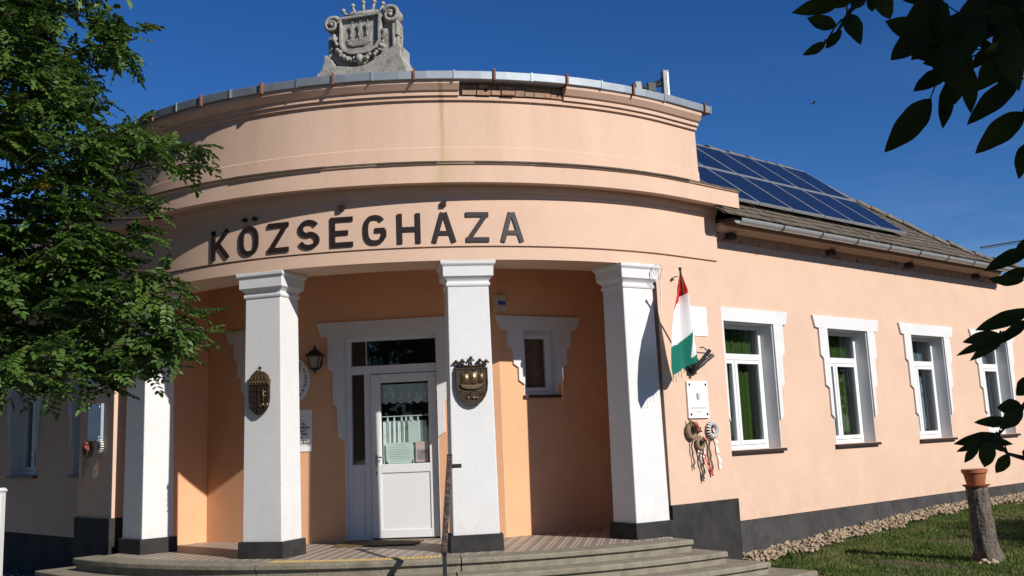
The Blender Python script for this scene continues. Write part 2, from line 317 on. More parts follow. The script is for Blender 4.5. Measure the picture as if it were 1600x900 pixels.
def tile_floor():
    m = bpy.data.materials.new('floor_tile'); m.use_nodes = True; M_['floor_tile'] = m
    n = m.node_tree.nodes; l = m.node_tree.links; b = n['Principled BSDF']
    g = n.new('ShaderNodeNewGeometry'); mp = n.new('ShaderNodeMapping'); mp.inputs['Rotation'].default_value = (0, 0, R(7)); l.new(g.outputs['Position'], mp.inputs[0])
    br = n.new('ShaderNodeTexBrick'); br.offset = 0; br.inputs['Scale'].default_value = 1; br.inputs['Brick Width'].default_value = 0.145; br.inputs['Row Height'].default_value = 0.145; br.inputs['Mortar Size'].default_value = 0.006
    br.inputs['Color1'].default_value = (0.43, 0.375, 0.315, 1); br.inputs['Color2'].default_value = (0.39, 0.345, 0.29, 1); br.inputs['Mortar'].default_value = (0.12, 0.10, 0.09, 1); l.new(mp.outputs[0], br.inputs[0])
    ck = n.new('ShaderNodeTexWave'); ck.bands_direction = 'X'; ck.inputs['Scale'].default_value = 2.155; l.new(mp.outputs[0], ck.inputs[0])
    st = n.new('ShaderNodeMath'); st.operation = 'GREATER_THAN'; st.inputs[1].default_value = 0.5; l.new(ck.outputs[0] if ck.outputs[0].type == 'VALUE' else ck.outputs[1], st.inputs[0])
    mx = n.new('ShaderNodeMix'); mx.data_type = 'RGBA'; mx.blend_type = 'MULTIPLY'; l.new(st.outputs[0], mx.inputs[0]); l.new(br.outputs[0], mx.inputs[6]); mx.inputs[7].default_value = (0.62, 0.55, 0.51, 1)
    l.new(mx.outputs[2], b.inputs['Base Color']); b.inputs['Roughness'].default_value = 0.55
tile_floor()

# ------------------------------------------------------------------ ground (setting)
def ground_z(x, y):
    v = Vector((x - OX, y - OY, 0)); u = v.dot(DR); w = v.dot(DL); off = -w
    z = -0.53
    if u > 0.5 and off > 4.0:      # the lawn climbs gently towards the right wing
        k = max(0.0, min(1.0, (u - 0.5) / 6.0)); z += 0.26 * k * max(0.0, min(1.0, (9.5 - off) / 4.0))
    return z
gm = MB(); N = 60
xs = [-600, -200, -60] + [-25 + 50 * i / N for i in range(N + 1)] + [60, 200, 600]
ys = [-600, -200, -60] + [-14 + 50 * i / N for i in range(N + 1)] + [80, 250, 900]
gp = [(x, y, ground_z(x, y)) for y in ys for x in xs]; nx = len(xs)
gm.add(gp, [(j * nx + i, j * nx + i + 1, (j + 1) * nx + i + 1, (j + 1) * nx + i) for j in range(len(ys) - 1) for i in range(nx - 1)])
g_ = obj('ground', gm, 'soil', smooth=True, kind='structure')
pm = MB()
fs_ = Fr((-5.2, 11.0, 0), (0, -1, 0))
pm.box(Fr((0, 0, 0), (0, -1, 0)), -16, 2.4, -0.56, -0.50, -13.2, 6)
pv_ = obj('pavement', pm, 'paving', kind='structure')

# ------------------------------------------------------------------ the town hall
hall = thing('town_hall', 'peach stucco village hall with curved white-columned porch and long tiled wing', 'building', (OX, OY, -0.55))
def arc(a, b, step=2.0):
    n = max(1, int(abs(b - a) / step)); ts = [a + (b - a) * i / n for i in range(n + 1)]
    for k in (PHL, PHR):
        if a < k < b and min(abs(t - k) for t in ts) > 1e-6: ts.append(k)
    return sorted(ts)
TLE, TRE = TL_(1.80), TR_(0.95)           # ends of the curved front block

def wall_open(fr, s0, s1, z0, z1, o0, o1, holes):
    """solid wall with rectangular holes cut through"""
    m = MB(); S = sorted({s0, s1} | {h[0] for h in holes} | {h[1] for h in holes}); Z = sorted({z0, z1} | {h[2] for h in holes} | {h[3] for h in holes})
    S = [s for s in S if s0 <= s <= s1]; Z = [z for z in Z if z0 <= z <= z1]
    def solid(i, j):
        if i < 0 or j < 0 or i >= len(S) - 1 or j >= len(Z) - 1: return False
        a, b = (S[i] + S[i + 1]) / 2, (Z[j] + Z[j + 1]) / 2
        return not any(h[0] < a < h[1] and h[2] < b < h[3] for h in holes)
    for i in range(len(S) - 1):
        for j in range(len(Z) - 1):
            if not solid(i, j): continue
            a, b, c, d = S[i], S[i + 1], Z[j], Z[j + 1]
            m.poly([fr.p(a, c, o1), fr.p(b, c, o1), fr.p(b, d, o1), fr.p(a, d, o1)])
            m.poly([fr.p(b, c, o0), fr.p(a, c, o0), fr.p(a, d, o0), fr.p(b, d, o0)])
            if not solid(i - 1, j): m.poly([fr.p(a, c, o0), fr.p(a, c, o1), fr.p(a, d, o1), fr.p(a, d, o0)])
            if not solid(i + 1, j): m.poly([fr.p(b, c, o1), fr.p(b, c, o0), fr.p(b, d, o0), fr.p(b, d, o1)])
            if not solid(i, j - 1): m.poly([fr.p(a, c, o0), fr.p(b, c, o0), fr.p(b, c, o1), fr.p(a, c, o1)])
            if not solid(i, j + 1): m.poly([fr.p(a, d, o1), fr.p(b, d, o1), fr.p(b, d, o0), fr.p(a, d, o0)])
    return m

# wings ------------------------------------------------------------
frR = Fr(O3, NR)                        # s along the right wing (DR), o = offset from O
frL = Fr(O3, NL)                        # s runs towards the corner: sL = -s
WW, WZ0, WZ1 = 1.20, 0.985, 2.74
RW = [1.60 + 2.66 * k for k in range(4)]
holesR = [(c - WW / 2, c + WW / 2, WZ0, WZ1) for c in RW]
obj('wall', wall_open(frR, 0.90, 12.5, 0.06, 4.06, 4.62, 5.04, holesR), 'peach', hall)
LW = [2.17, 4.87, 7.57]
holesL = [(-c - WW / 2, -c + WW / 2, WZ0 + 0.03, WZ1 + 0.03) for c in LW]
obj('wall', wall_open(frL, -11.5, -1.2, 0.10, 4.06, 4.38, 4.80, holesL), 'peach', hall)
m = MB(); m.box(frR, 0.96, 12.5, -0.75, 0.058, 4.6, 5.028); obj('plinth', m, 'plinth_wing', hall)
m = MB(); m.box(frL, -11.5, -1.2, -0.75, 0.098, 4.4, 4.79); obj('plinth', m, 'plinth', hall)
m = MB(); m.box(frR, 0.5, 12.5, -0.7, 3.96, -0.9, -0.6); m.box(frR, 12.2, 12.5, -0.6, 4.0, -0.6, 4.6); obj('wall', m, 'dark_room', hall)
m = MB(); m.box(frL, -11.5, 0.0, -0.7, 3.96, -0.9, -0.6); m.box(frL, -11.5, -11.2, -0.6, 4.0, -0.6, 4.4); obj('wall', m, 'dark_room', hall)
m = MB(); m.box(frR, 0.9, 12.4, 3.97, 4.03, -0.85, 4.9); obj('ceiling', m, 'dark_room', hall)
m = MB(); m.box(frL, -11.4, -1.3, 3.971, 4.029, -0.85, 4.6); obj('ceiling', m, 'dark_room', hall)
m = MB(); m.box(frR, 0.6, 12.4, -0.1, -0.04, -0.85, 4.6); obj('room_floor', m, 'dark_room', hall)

def surround(fr, cx, z1, z0, hw, par, steps=((0.39, 0.33), 0.24, 0.17, 0.08), clip=None, hh=0.19, lev=(2.33, 1.88, 1.43), proud=0.03):
    """white flat architrave with stepped sides; steps are distances outside the opening"""
    (a, b), c, d, e = steps; ch = 0.06; dz = z1 - 2.74
    l1, l2, l3 = [v + dz for v in lev]
    half = [(hw, z1), (hw, l3 - ch), (hw + 0.001, l3 - ch), (hw + e, l3), (hw + e, l2 - ch * .8), (hw + d, l2), (hw + d, l1 - ch * .8), (hw + c, l1), (hw + c, z1 + 0.005), (hw + b, z1 + 0.01), (hw + a, z1 + hh)]
    right = [(cx + s, z) for s, z in half[3:]]; left = [(cx - s, z) for s, z in half[3:]]
    if clip is not None: left = [(max(s, clip), z) for s, z in left]; left = [p for i, p in enumerate(left) if i == 0 or p != left[i - 1]]
    m = MB()
    m.prism(fr, [(cx + hw, z1), (cx + hw, l3 - ch)] + right[:5] + [(cx + hw + c, z1)], 0, proud)
    m.prism(fr, [(cx - hw, z1), (cx - hw, l3 - ch)] + left[:-2][:5] + [(max(cx - hw - c, clip) if clip is not None else cx - hw - c, z1)], 0, proud)
    tl = left[-1]; bl = left[-2] if clip is None else (clip, z1 + 0.01)
    m.prism(fr, [(cx - hw - c if clip is None else clip, z1), (cx + hw + c, z1), right[-2], right[-1], tl, bl], 0, proud + 0.002)
    return obj('surround', m, 'white_wall', par)

def big_window(fr, cx, off, z0, z1, curtain, clip=None, idx=0):
    hw = WW / 2; f2 = Fr(fr.o + fr.n * off, fr.n); rec = -0.20
    win = MB()      # outer frame + transom
    win.box(f2, cx - hw, cx - hw + 0.07, z0, z1, rec - .06, rec); win.box(f2, cx + hw - 0.07, cx + hw, z0, z1, rec - .06, rec)
    win.box(f2, cx - hw + .07, cx + hw - .07, z1 - .07, z1, rec - .06, rec); win.box(f2, cx - hw + .07, cx + hw - .07, z0, z0 + .06, rec - .06, rec)
    zt = z0 + (z1 - z0) * 0.71
    win.box(f2, cx - hw + .07, cx + hw - .07, zt, zt + .085, rec - .06, rec + .006)
    w = obj('window', win, 'pvc', hall, bevel=0.004)
    # two casements
    gm_ = MB(); fm = MB(); split = cx - hw + .07 + 0.42
    for a, b in ((cx - hw + .075, split - .004), (split + .004, cx + hw - .075)):
        fm = MB(); c, d = z0 + .065, zt - .005
        fm.box(f2, a, a + .06, c, d, rec - .045, rec + .014); fm.box(f2, b - .06, b, c, d, rec - .045, rec + .014)
        fm.box(f2, a + .06, b - .06, c, c + .06, rec - .045, rec + .014); fm.box(f2, a + .06, b - .06, d - .05, d, rec - .045, rec + .014)
        obj('casement', fm, 'pvc', w, bevel=0.004)
        g = MB(); g.box(f2, a + .055, b - .055, c + .055, d - .045, rec - .022, rec - .014); obj('pane', g, 'glass', w)
    g = MB(); g.box(f2, cx - hw + .068, cx + hw - .068, zt + .083, z1 - .068, rec - .03, rec - .022); obj('pane', g, 'glass', w)
    s = MB(); s.box(f2, cx - hw - .04, cx + hw + .05, z0 - .045, z0 - .005, rec - .05, .06); obj('sill', s, 'sill', w, bevel=.004)
    rv = MB(); t = .012     # white plastered reveals
    rv.box(f2, cx - hw, cx - hw + t, z0, z1, rec, .001); rv.box(f2, cx + hw - t, cx + hw, z0, z1, rec, .001); rv.box(f2, cx - hw + t, cx + hw - t, z1 - t, z1, rec, .001)
    obj('reveal', rv, 'white_wall', w)
    surround(f2, cx, z1, z0, hw, w, clip=clip)
    # curtains hang inside
    def cloth(a, b, zb, zt_, o, amp, n, key):
        c = MB(); N_ = max(8, int((b - a) / .012)); top = []; bot = []
        for i in range(N_ + 1):
            s_ = a + (b - a) * i / N_; oo = o + amp * math.sin(i / N_ * n * 6.283) + amp * .4 * math.sin(i / N_ * n * 2.7 * 6.283 + 1)
            top.append(f2.p(s_, zt_, oo)); bot.append(f2.p(s_, zb, oo))
        c.add(bot + top, [(i, i + 1, N_ + 2 + i, N_ + 1 + i) for i in range(N_)])
        return obj('curtain', c, key, w, smooth=True)
    if curtain == 'green':
        cloth(cx - .08, cx + hw + .05, z0 - .02, z1, -.36, .02, 5, 'green_curtain')
        cloth(cx - hw - .05, cx - .02, z0 - .02, z1, -.42, .03, 9, 'lace_sheer')
    else:
        cloth(cx - hw - .05, cx + hw + .05, z0 - .02, z1, -.40, .025, 9, 'grey_curtain')
mat('lace_sheer', (0.20, 0.21, 0.20), 0.9, var=0.35, scale=12, stretch=(5, 5, 1))
for i, c in enumerate(RW): big_window(frR, c, 5.04, WZ0, WZ1, 'green' if i < 2 else 'grey', clip=0.96 if i == 0 else None, idx=i)
for i, c in enumerate(LW): big_window(frL, -c, 4.80, WZ0 + .03, WZ1 + .03, 'grey', idx=i)

# wall bases of the block -------------------------------------------
PJ = pt(TR_(-0.30), 5.10)               # front corner of the right pier (still on the arc)
TPR = 38.9                              # arc angle of that corner
CR = Vector((1.30, 15.50, 0)); CLc = Vector((-4.54, 15.90, 0))
def pier(Ts, corner_back, back2, zb, zt, grow, key, name):
    front = [pt(T, 5.10 + grow) for T in Ts]
    ring = front + [back2, corner_back]
    m = MB(); m.rings([[Vector((p.x, p.y, zb)) for p in ring], [Vector((p.x, p.y, zt)) for p in ring]])
    return obj(name, m, key, hall, bevel=.008)
def along(T, r): return pt(T, r)
def mass(ring, zb, zt, key, name, bev=.008):
    m = MB(); m.rings([[Vector((p.x, p.y, zb)) for p in ring], [Vector((p.x, p.y, zt)) for p in ring]]); return obj(name, m, key, hall, bevel=bev)
JR0, JL0 = pt(TPR, 5.084), pt(TL_(.64), 5.084)
dJR = (CR - JR0).normalized(); dJL = (CLc - JL0).normalized()
mass([JR0, pt(41.8, 5.084), pt(PHR, 5.084), pt(TRE, 5.084), pt(TRE, 3.4), CR], -.1, 3.41, 'peach', 'pier')
mass([JR0 + dJR * .30 - DR * .006, pt(TRE - .4, 4.7), pt(TRE - .4, 3.42), CR - DR * .006], -.05, 3.64, 'peach_porch', 'jamb', 0)
pl = pt(TPR - .2, 5.122)
mass([pl, pt(41.8, 5.122), pt(PHR, 5.122), pt(TRE + .25, 5.122), pt(TRE + .25, 4.7), pl + dJR * .4 + DR * .5, pl + dJR * .4], -.75, .362, 'plinth', 'plinth')
mass([pt(TLE, 5.084), JL0, CLc, pt(TLE, 3.4)], -.1, 3.41, 'peach', 'pier')
mass([pt(TLE + .4, 4.7), JL0 + dJL * .30 - DL * .006, CLc - DL * .006, pt(TLE + .4, 3.42)], -.05, 3.64, 'peach_porch', 'jamb', 0)
pl = pt(TL_(.62), 5.122)
mass([pt(TLE - .25, 5.122), pl, pl + dJL * .4, pl + dJL * .4 + DL * .5, pt(TLE - .25, 4.6)], -.75, .442, 'plinth', 'plinth')

# porch back walls: three flat facets --------------------------------
a0, a1, a2 = R(-7), R(31), R(-34)
F0 = Fr((-1.73, 14.76, 0), (math.sin(a0), -math.cos(a0), 0))
F1 = Fr((0.47, 15.0, 0), (math.sin(a1), -math.cos(a1), 0))
F2 = Fr((-3.81, 15.41, 0), (math.sin(a2), -math.cos(a2), 0))
def isect(A, B):
    # lines A.o + s A.d and B.o + t B.d
    dx = B.o - A.o; det = A.d.x * -B.d.y + B.d.x * A.d.y
    return (dx.x * -B.d.y + B.d.x * dx.y) / det
s01 = isect(F0, F1); s02 = isect(F0, F2); s10 = isect(F1, F0); s20 = isect(F2, F0)
ZC = 3.62
H0 = (-0.645, 0.645, -0.02, 2.74); H1 = (-0.45, 0.09, 1.84, 2.72)
F2C = 0.22
H2 = (F2C - .27, F2C + .27, 1.86, 2.76)
obj('wall', wall_open(F0, s02, s01, -0.1, ZC, -.38, 0, [H0]), 'peach_porch', hall)
obj('wall', wall_open(F1, s10, 1.10, -0.1, ZC, -.38, 0, [H1]), 'peach_porch', hall)
obj('wall', wall_open(F2, -0.95, s20, -0.1, ZC, -.38, 0, [H2]), 'peach_porch', hall)
# porch ceiling, lobby box
m = MB(); fp = arc(TLE + .5, TRE - .5, 4)
ring = [pt(T, 4.75) for T in fp] + [pt(TRE - .5, 0.2), pt(TLE + .5, 0.2)]
m.rings([[Vector((p.x, p.y, ZC)) for p in ring], [Vector((p.x, p.y, ZC + .1)) for p in ring]]); obj('porch_ceiling', m, 'peach_porch', hall)

def small_window(fr, cx, z0, z1, hw, key):
    win = MB(); rec = -.13
    win.box(fr, cx - hw, cx - hw + .07, z0, z1, rec - .06, rec); win.box(fr, cx + hw - .07, cx + hw, z0, z1, rec - .06, rec)
    win.box(fr, cx - hw + .07, cx + hw - .07, z1 - .07, z1, rec - .06, rec); win.box(fr, cx - hw + .07, cx + hw - .07, z0, z0 + .07, rec - .06, rec)
    w = obj('window', win, 'pvc', hall, bevel=.004)
    c = MB(); a, b, c0, c1 = cx - hw + .055, cx + hw - .055, z0 + .055, z1 - .055
    c.box(fr, a, a + .05, c0, c1, rec - .04, rec + .015); c.box(fr, b - .05, b, c0, c1, rec - .04, rec + .015); c.box(fr, a + .05, b - .05, c0, c0 + .05, rec - .04, rec + .015); c.box(fr, a + .05, b - .05, c1 - .05, c1, rec - .04, rec + .015)
    obj('casement', c, 'pvc', w, bevel=.004)
    g = MB(); g.box(fr, a + .045, b - .045, c0 + .045, c1 - .045, rec - .02, rec - .012); obj('pane', g, 'glass', w)
    s = MB(); s.box(fr, cx - hw - .02, cx + hw + .04, z0 - .04, z0 - .004, rec, .04); obj('sill', s, 'sill', w)
    t = .01; rv = MB(); rv.box(fr, cx - hw, cx - hw + t, z0, z1, rec, .001); rv.box(fr, cx + hw - t, cx + hw, z0, z1, rec, .001); rv.box(fr, cx - hw + t, cx + hw - t, z1 - t, z1, rec, .001); obj('reveal', rv, 'white_wall', w)
    surround(fr, cx, z1, z0, hw, w, steps=((.42, .34), .245, .165, .09), lev=(2.53, 2.28, 2.06), hh=.19)
    q = MB(); q.poly([fr.p(cx - hw, z0, -.3), fr.p(cx + hw, z0, -.3), fr.p(cx + hw, z1, -.3), fr.p(cx - hw, z1, -.3)]); obj('curtain', q, key, w)
small_window(F1, -.18, 1.84, 2.72, .27, 'floral')
small_window(F2, F2C, 1.86, 2.76, .27, 'floral')

# door ---------------------------------------------------------------
door = MB(); rec = -.10
def fbox(m, a, b, c, d, w, o0, o1, wb=None):
    wb = w if wb is None else wb
    m.box(F0, a, a + w, c, d, o0, o1); m.box(F0, b - w, b, c, d, o0, o1); m.box(F0, a + w, b - w, d - w, d, o0, o1); m.box(F0, a + w, b - w, c, c + wb, o0, o1)
door.box(F0, -.642, -.575, 0, 2.738, rec - .07, rec); door.box(F0, .615, .642, 0, 2.738, rec - .07, rec)
door.box(F0, -.575, .615, 2.67, 2.738, rec - .07, rec); door.box(F0, -.575, .615, 2.215, 2.33, rec - .07, rec)
door.box(F0, -.395, -.305, 0, 2.215, rec - .07, rec); door.box(F0, -.575, -.395, 0, .06, rec - .07, rec); door.box(F0, -.575, -.395, .90, 1.00, rec - .07, rec)
dr = obj('door', door, 'pvc', hall, bevel=.005)
lf = MB()
lf.box(F0, -.30, -.17, .03, 2.205, rec - .06, rec + .02); lf.box(F0, .50, .612, .03, 2.205, rec - .06, rec + .02)
lf.box(F0, -.17, .50, 2.09, 2.205, rec - .06, rec + .02); lf.box(F0, -.17, .50, .03, .14, rec - .06, rec + .02); lf.box(F0, -.17, .50, .88, .995, rec - .06, rec + .02)
leaf_o = obj('leaf', lf, 'pvc', dr, bevel=.006)
q = MB(); q.box(F0, -.168, .498, .138, .882, rec - .04, rec + .006); obj('panel', q, 'pvc', dr)
q = MB(); q.box(F0, -.573, -.397, .058, .902, rec - .05, rec - .02); obj('panel', q, 'pvc', dr)
for a, b, c, d in ((-.573, -.397, 1.0, 2.213), (-.573, .613, 2.33, 2.668), (-.168, .498, .997, 2.088)):
    q = MB(); q.box(F0, a, b, c, d, rec - .035, rec - .027); obj('pane', q, 'glass', dr)
q = MB(); q.box(F0, -.245, -.215, .97, 1.12, rec + .02, rec + .03); q.tube([F0.p(-.23, 1.09, rec + .025), F0.p(-.23, 1.09, rec + .07), F0.p(-.13, 1.09, rec + .07)], .010); obj('handle', q, 'alu', dr, smooth=True)
q = MB(); q.box(F0, -.236, -.224, .86, .90, rec + .019, rec + .024); obj('keyhole', q, 'ink', dr)
for z in (.35, 1.15, 1.95): q = MB(); q.tube([F0.p(.618, z, rec + .02), F0.p(.618, z + .1, rec + .02)], .010); obj('hinge', q, 'pvc', dr, smooth=True)
surround(F0, 0, 2.74, 0, .645, dr, steps=((.385, .315), .225, .155, .095), lev=(2.31, 1.83, 1.39), hh=.20)
q = MB(); q.box(F0, -.645, .645, -.02, .012, -.3, .03); obj('threshold', q, 'concrete', dr)
q = MB(); t = .01; q.box(F0, -.645, -.635, .012, 2.74, rec, .001); q.box(F0, .635, .645, .012, 2.74, rec, .001); q.box(F0, -.635, .635, 2.73, 2.74, rec, .001); obj('reveal', q, 'white_wall', dr)
# lace valance with scallops, rod, cafe curtain, notices behind the door glass
q = MB(); N_ = 120
top = []; bot = []
for i in range(N_ + 1):
    s = -.168 + .666 * i / N_; x = i / N_ * 6.0; oo = rec - .07 + .008 * math.sin(x * 6.283)
    top.append(F0.p(s, 2.065, oo)); bot.append(F0.p(s, 1.80 + .035 * (1 - abs(math.sin(x * math.pi))), oo))
q.add(bot + top, [(i, i + 1, N_ + 2 + i, N_ + 1 + i) for i in range(N_)]); val = obj('lace_valance', q, 'lace', dr, smooth=True)
for k in range(6):
    s = -.168 + .666 * (k + .5) / 6; q = MB(); q.prism(F0, [(s, 1.86), (s + .028, 1.91), (s, 1.975), (s - .028, 1.91)], rec - .062, rec - .058); obj('lace_motif', q, 'flag_white', dr)
q = MB(); q.tube([F0.p(-.168, 1.63, rec - .075), F0.p(.498, 1.63, rec - .075)], .006); obj('curtain_rod', q, 'pvc', dr)
q = MB(); N_ = 140; top = []; bot = []
for i in range(N_ + 1):
    s = -.165 + .61 * i / N_; oo = rec - .085 + .014 * math.sin(i / N_ * 9 * 6.283) + .006 * math.sin(i / N_ * 21 * 6.283)
    top.append(F0.p(s, 1.565, oo)); bot.append(F0.p(s, 1.0, oo))
q.add(bot + top, [(i, i + 1, N_ + 2 + i, N_ + 1 + i) for i in range(N_)]); obj('cafe_curtain', q, 'lace', dr, smooth=True)
for s in (-.09, .0, .105, .165, .225, .25, .33): 
    q = MB(); q.prism(F0, [(s - .016, 1.56), (s + .016, 1.56), (s + .006, 1.64), (s - .006, 1.64)], rec - .08, rec - .076); obj('curtain_loop', q, 'lace', dr)
def notice(a, b, c, d, lines, key='paper', cutc=0):
    q = MB(); k = cutc
    q.prism(F0, [(a + k, c), (b - k, c), (b, c + k * 2), (b, d), (a, d), (a, c + k * 2)], rec - .048, rec - .046); n = obj('notice', q, key, dr)
    q = MB(); random.seed(int(a * 1000))
    for i in range(lines):
        z = d - .03 - (d - c - .06) * i / max(1, lines - 1); w = (b - a) * random.uniform(.30, .42) * (.5 if i == 0 else 1); mm = (a + b) / 2
        x = mm - w
        while x < mm + w:
            l_ = random.uniform(.012, .035); q.box(F0, x, min(x + l_, mm + w), z - .0025, z + .0025, rec - .0462, rec - .0455); x += l_ + .006
    obj('print_lines', q, 'ink_soft', n)
mat('ink_soft', (0.22, 0.23, 0.23), 0.8)
notice(-.115, .255, 1.0, 1.275, 8, cutc=.03); notice(.20, .365, 1.27, 1.55, 9); notice(.295, .47, 1.01, 1.28, 3, key='notice_frame'.replace('notice_frame', 'pink')); notice(.31, .425, 1.035, 1.17, 4)
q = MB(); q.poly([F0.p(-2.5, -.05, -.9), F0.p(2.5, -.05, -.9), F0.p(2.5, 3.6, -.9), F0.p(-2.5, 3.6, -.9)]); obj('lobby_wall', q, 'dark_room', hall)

# entablature ----------------------------------------------------------
FT = arc(TLE, TRE, 1.5)
m = MB(); m.sweep([(4.42, 3.39), (5.085, 3.39), (5.085, 3.54), (5.062, 3.543), (5.062, 3.556), (5.10, 3.56), (5.10, 4.16), (5.115, 4.165), (5.115, 4.21), (5.14, 4.215), (5.14, 4.30), (4.42, 4.30)], FT)
obj('frieze', m, 'peach', hall, angle=25)
CT = arc(TLE - .26 / KA, TRE + .26 / KA, 1.5)
m = MB(); m.sweep([(4.3, 4.30), (5.22, 4.30), (5.28, 4.28), (5.335, 4.29), (5.335, 4.505), (5.36, 4.515), (5.36, 4.535), (5.04, 4.575), (4.3, 4.575)], CT); obj('cornice', m, 'peach_worn', hall, angle=25)
m = MB(); rnd = random.Random(3)     # broken sheet-metal drip edge
pr = []
Tt = CT[0]
while Tt < CT[-1] - .3:
    T2 = min(Tt + rnd.uniform(3, 9), CT[-1]); j = rnd.uniform(-.006, .012)
    m.sweep([(5.15, 4.578), (5.37 + j, 4.538), (5.375 + j, 4.528), (5.38 + j, 4.542), (5.15, 4.59)], arc(Tt, T2, 1.5)); Tt = T2
obj('drip_edge', m, 'wood_dark2', hall) if False else None
mat('drip', (0.16, 0.135, 0.11), 0.9, var=0.4, scale=9)
obj('drip_edge', m, 'drip', hall)
PT0, PT1 = TL_(1.55), TR_(0.70)
PTs = arc(PT0, PT1, 1.5)
m = MB(); m.sweep([(4.70, 4.57), (5.075, 4.57), (5.072, 4.79), (5.060, 4.80), (5.05, 5.39), (5.05, 5.52), (4.70, 5.52)], PTs); obj('parapet', m, 'peach_worn', hall, angle=25)
mold1 = [(4.8, 5.395), (5.085, 5.395), (5.088, 5.44), (4.8, 5.44)]
mold2 = [(4.8, 5.442), (5.118, 5.445), (5.122, 5.50), (5.15, 5.505), (5.175, 5.535), (5.205, 5.57), (5.212, 5.61), (4.8, 5.61)]
m = MB(); m.sweep(mold1, PTs); obj('moulding', m, 'peach_worn', hall, angle=30)
BL, BR = 8.7, 24.0
m = MB(); m.sweep(mold2, arc(PT0, BL, 1.5)); obj('moulding', m, 'peach_worn', hall, angle=30)
m = MB(); m.sweep(mold2, arc(BR, PT1, 1.5)); obj('moulding', m, 'peach_worn', hall, angle=30)
# exposed brickwork where the moulding has fallen
m = MB(); m.sweep([(4.8, 5.443), (5.055, 5.443), (5.05, 5.61), (4.8, 5.61)], arc(BL, BR, 1)); mo = obj('brick_bed', m, 'mortar', hall)
rnd = random.Random(11)
for row in range(2):
    T = BL + .05 + rnd.random()
    while T < BR - .4:
        w = rnd.choice((1.25, 2.4, 2.4, 1.9)); T2 = min(T + w, BR - .05); z = 5.452 + row * .078; d = rnd.uniform(-.015, .05) + (.02 if row == 0 else -.01)
        m = MB(); m.sweep([(5.0, z), (5.07 + d + rnd.uniform(-.02, .01), z + rnd.uniform(0, .01)), (5.07 + d, z + rnd.uniform(.055, .07)), (5.0, z + .068)], arc(T, T2, 1.2)); obj('brick', m, 'brick', mo); T = T2 + .15
# zinc cap in segments with rusty straps
straps = [TL_(.9), -39.5, -28.94, -18.66, -8.26, 2.65, 13.44, 23.91, 35.05, TR_(.69)]
joints = [PT0 - .9, -44.5, -34, -23.8, -13.4, -3.0, 8.0, 18.7, 29.5, 41.5, PT1 + 1.6]
rnd = random.Random(5)
for a, b in zip(joints[:-1], joints[1:]):
    j = rnd.uniform(-.006, .006); z = .0 + rnd.uniform(-.006, .006)
    m = MB(); m.sweep([(4.62, 5.60), (5.20, 5.612 + z), (5.245 + j, 5.618 + z), (5.25 + j, 5.715 + z), (5.235 + j, 5.722 + z), (4.62, 5.70)], arc(a + .03, b - .03, 3)); obj('cap_segment', m, 'zinc', hall, bevel=.004)
    m = MB(); m.sweep([(5.05, 5.61 + z), (5.256 + j, 5.612 + z), (5.258 + j, 5.724 + z), (5.05, 5.726 + z)], [b - .12, b + .12]); obj('cap_joint', m, 'zinc', hall)
for T in straps:
    m = MB(); m.sweep([(5.08, 5.597), (5.25, 5.596), (5.27, 5.60), (5.272, 5.745), (5.255, 5.75), (5.25, 5.738), (5.08, 5.73)], [T - .14, T + .14]); obj('strap', m, 'rust', hall)
# flat roof behind the parapet
m = MB(); ring = [pt(T, 4.8) for T in arc(PT0, PT1, 4)] + [pt(PT1, 0), pt(PT0, 0)]
m.rings([[Vector((p.x, p.y, 4.45)) for p in ring], [Vector((p.x, p.y, 4.55)) for p in ring]]); obj('flat_roof', m, 'zinc', hall)
# parapet returns
m = MB(); m.box(frR, PT1 and 0.40, .69, 4.5, 5.52, 2.0, 4.75); obj('parapet', m, 'peach_worn', hall)
m = MB(); m.box(frL, -1.54, -1.24, 4.5, 5.52, 2.0, 4.75); obj('parapet', m, 'peach_worn', hall)

# columns ----------------------------------------------------------------
COLS = [(-48.35, -44), (-20.2, -20.2), (9.2, 9.2), (35.3, 34.8)]
def rect(fr, w, d, z): return [fr.p(-w / 2, z, d / 2), fr.p(w / 2, z, d / 2), fr.p(w / 2, z, -d / 2), fr.p(-w / 2, z, -d / 2)]
colfr = []
for T, ori in COLS:
    fr = frT(T, 4.87 if T > 30 else 4.80, 0, ori); colfr.append(fr)
    m = MB(); m.rings([rect(fr, .545, .44, .18), rect(fr, .497, .405, 3.13)]); c = obj('column', m, 'white_wall', hall, bevel=.012)
    m = MB(); m.rings([rect(fr, .62, .52, -.004), rect(fr, .615, .515, .19)]); obj('base', m, 'plinth', c, bevel=.008)
    m = MB(); prof = [(.50, .41, 3.08), (.525, .43, 3.085), (.535, .44, 3.105), (.535, .44, 3.125), (.505, .415, 3.13), (.51, .42, 3.15), (.53, .44, 3.165), (.57, .48, 3.185), (.605, .52, 3.20), (.61, .525, 3.205), (.615, .53, 3.32), (.645, .56, 3.335), (.665, .58, 3.35), (.67, .585, 3.388)]
    m.rings([rect(fr, w, d, z) for w, d, z in prof]); obj('capital', m, 'white_wall', c, bevel=.006)

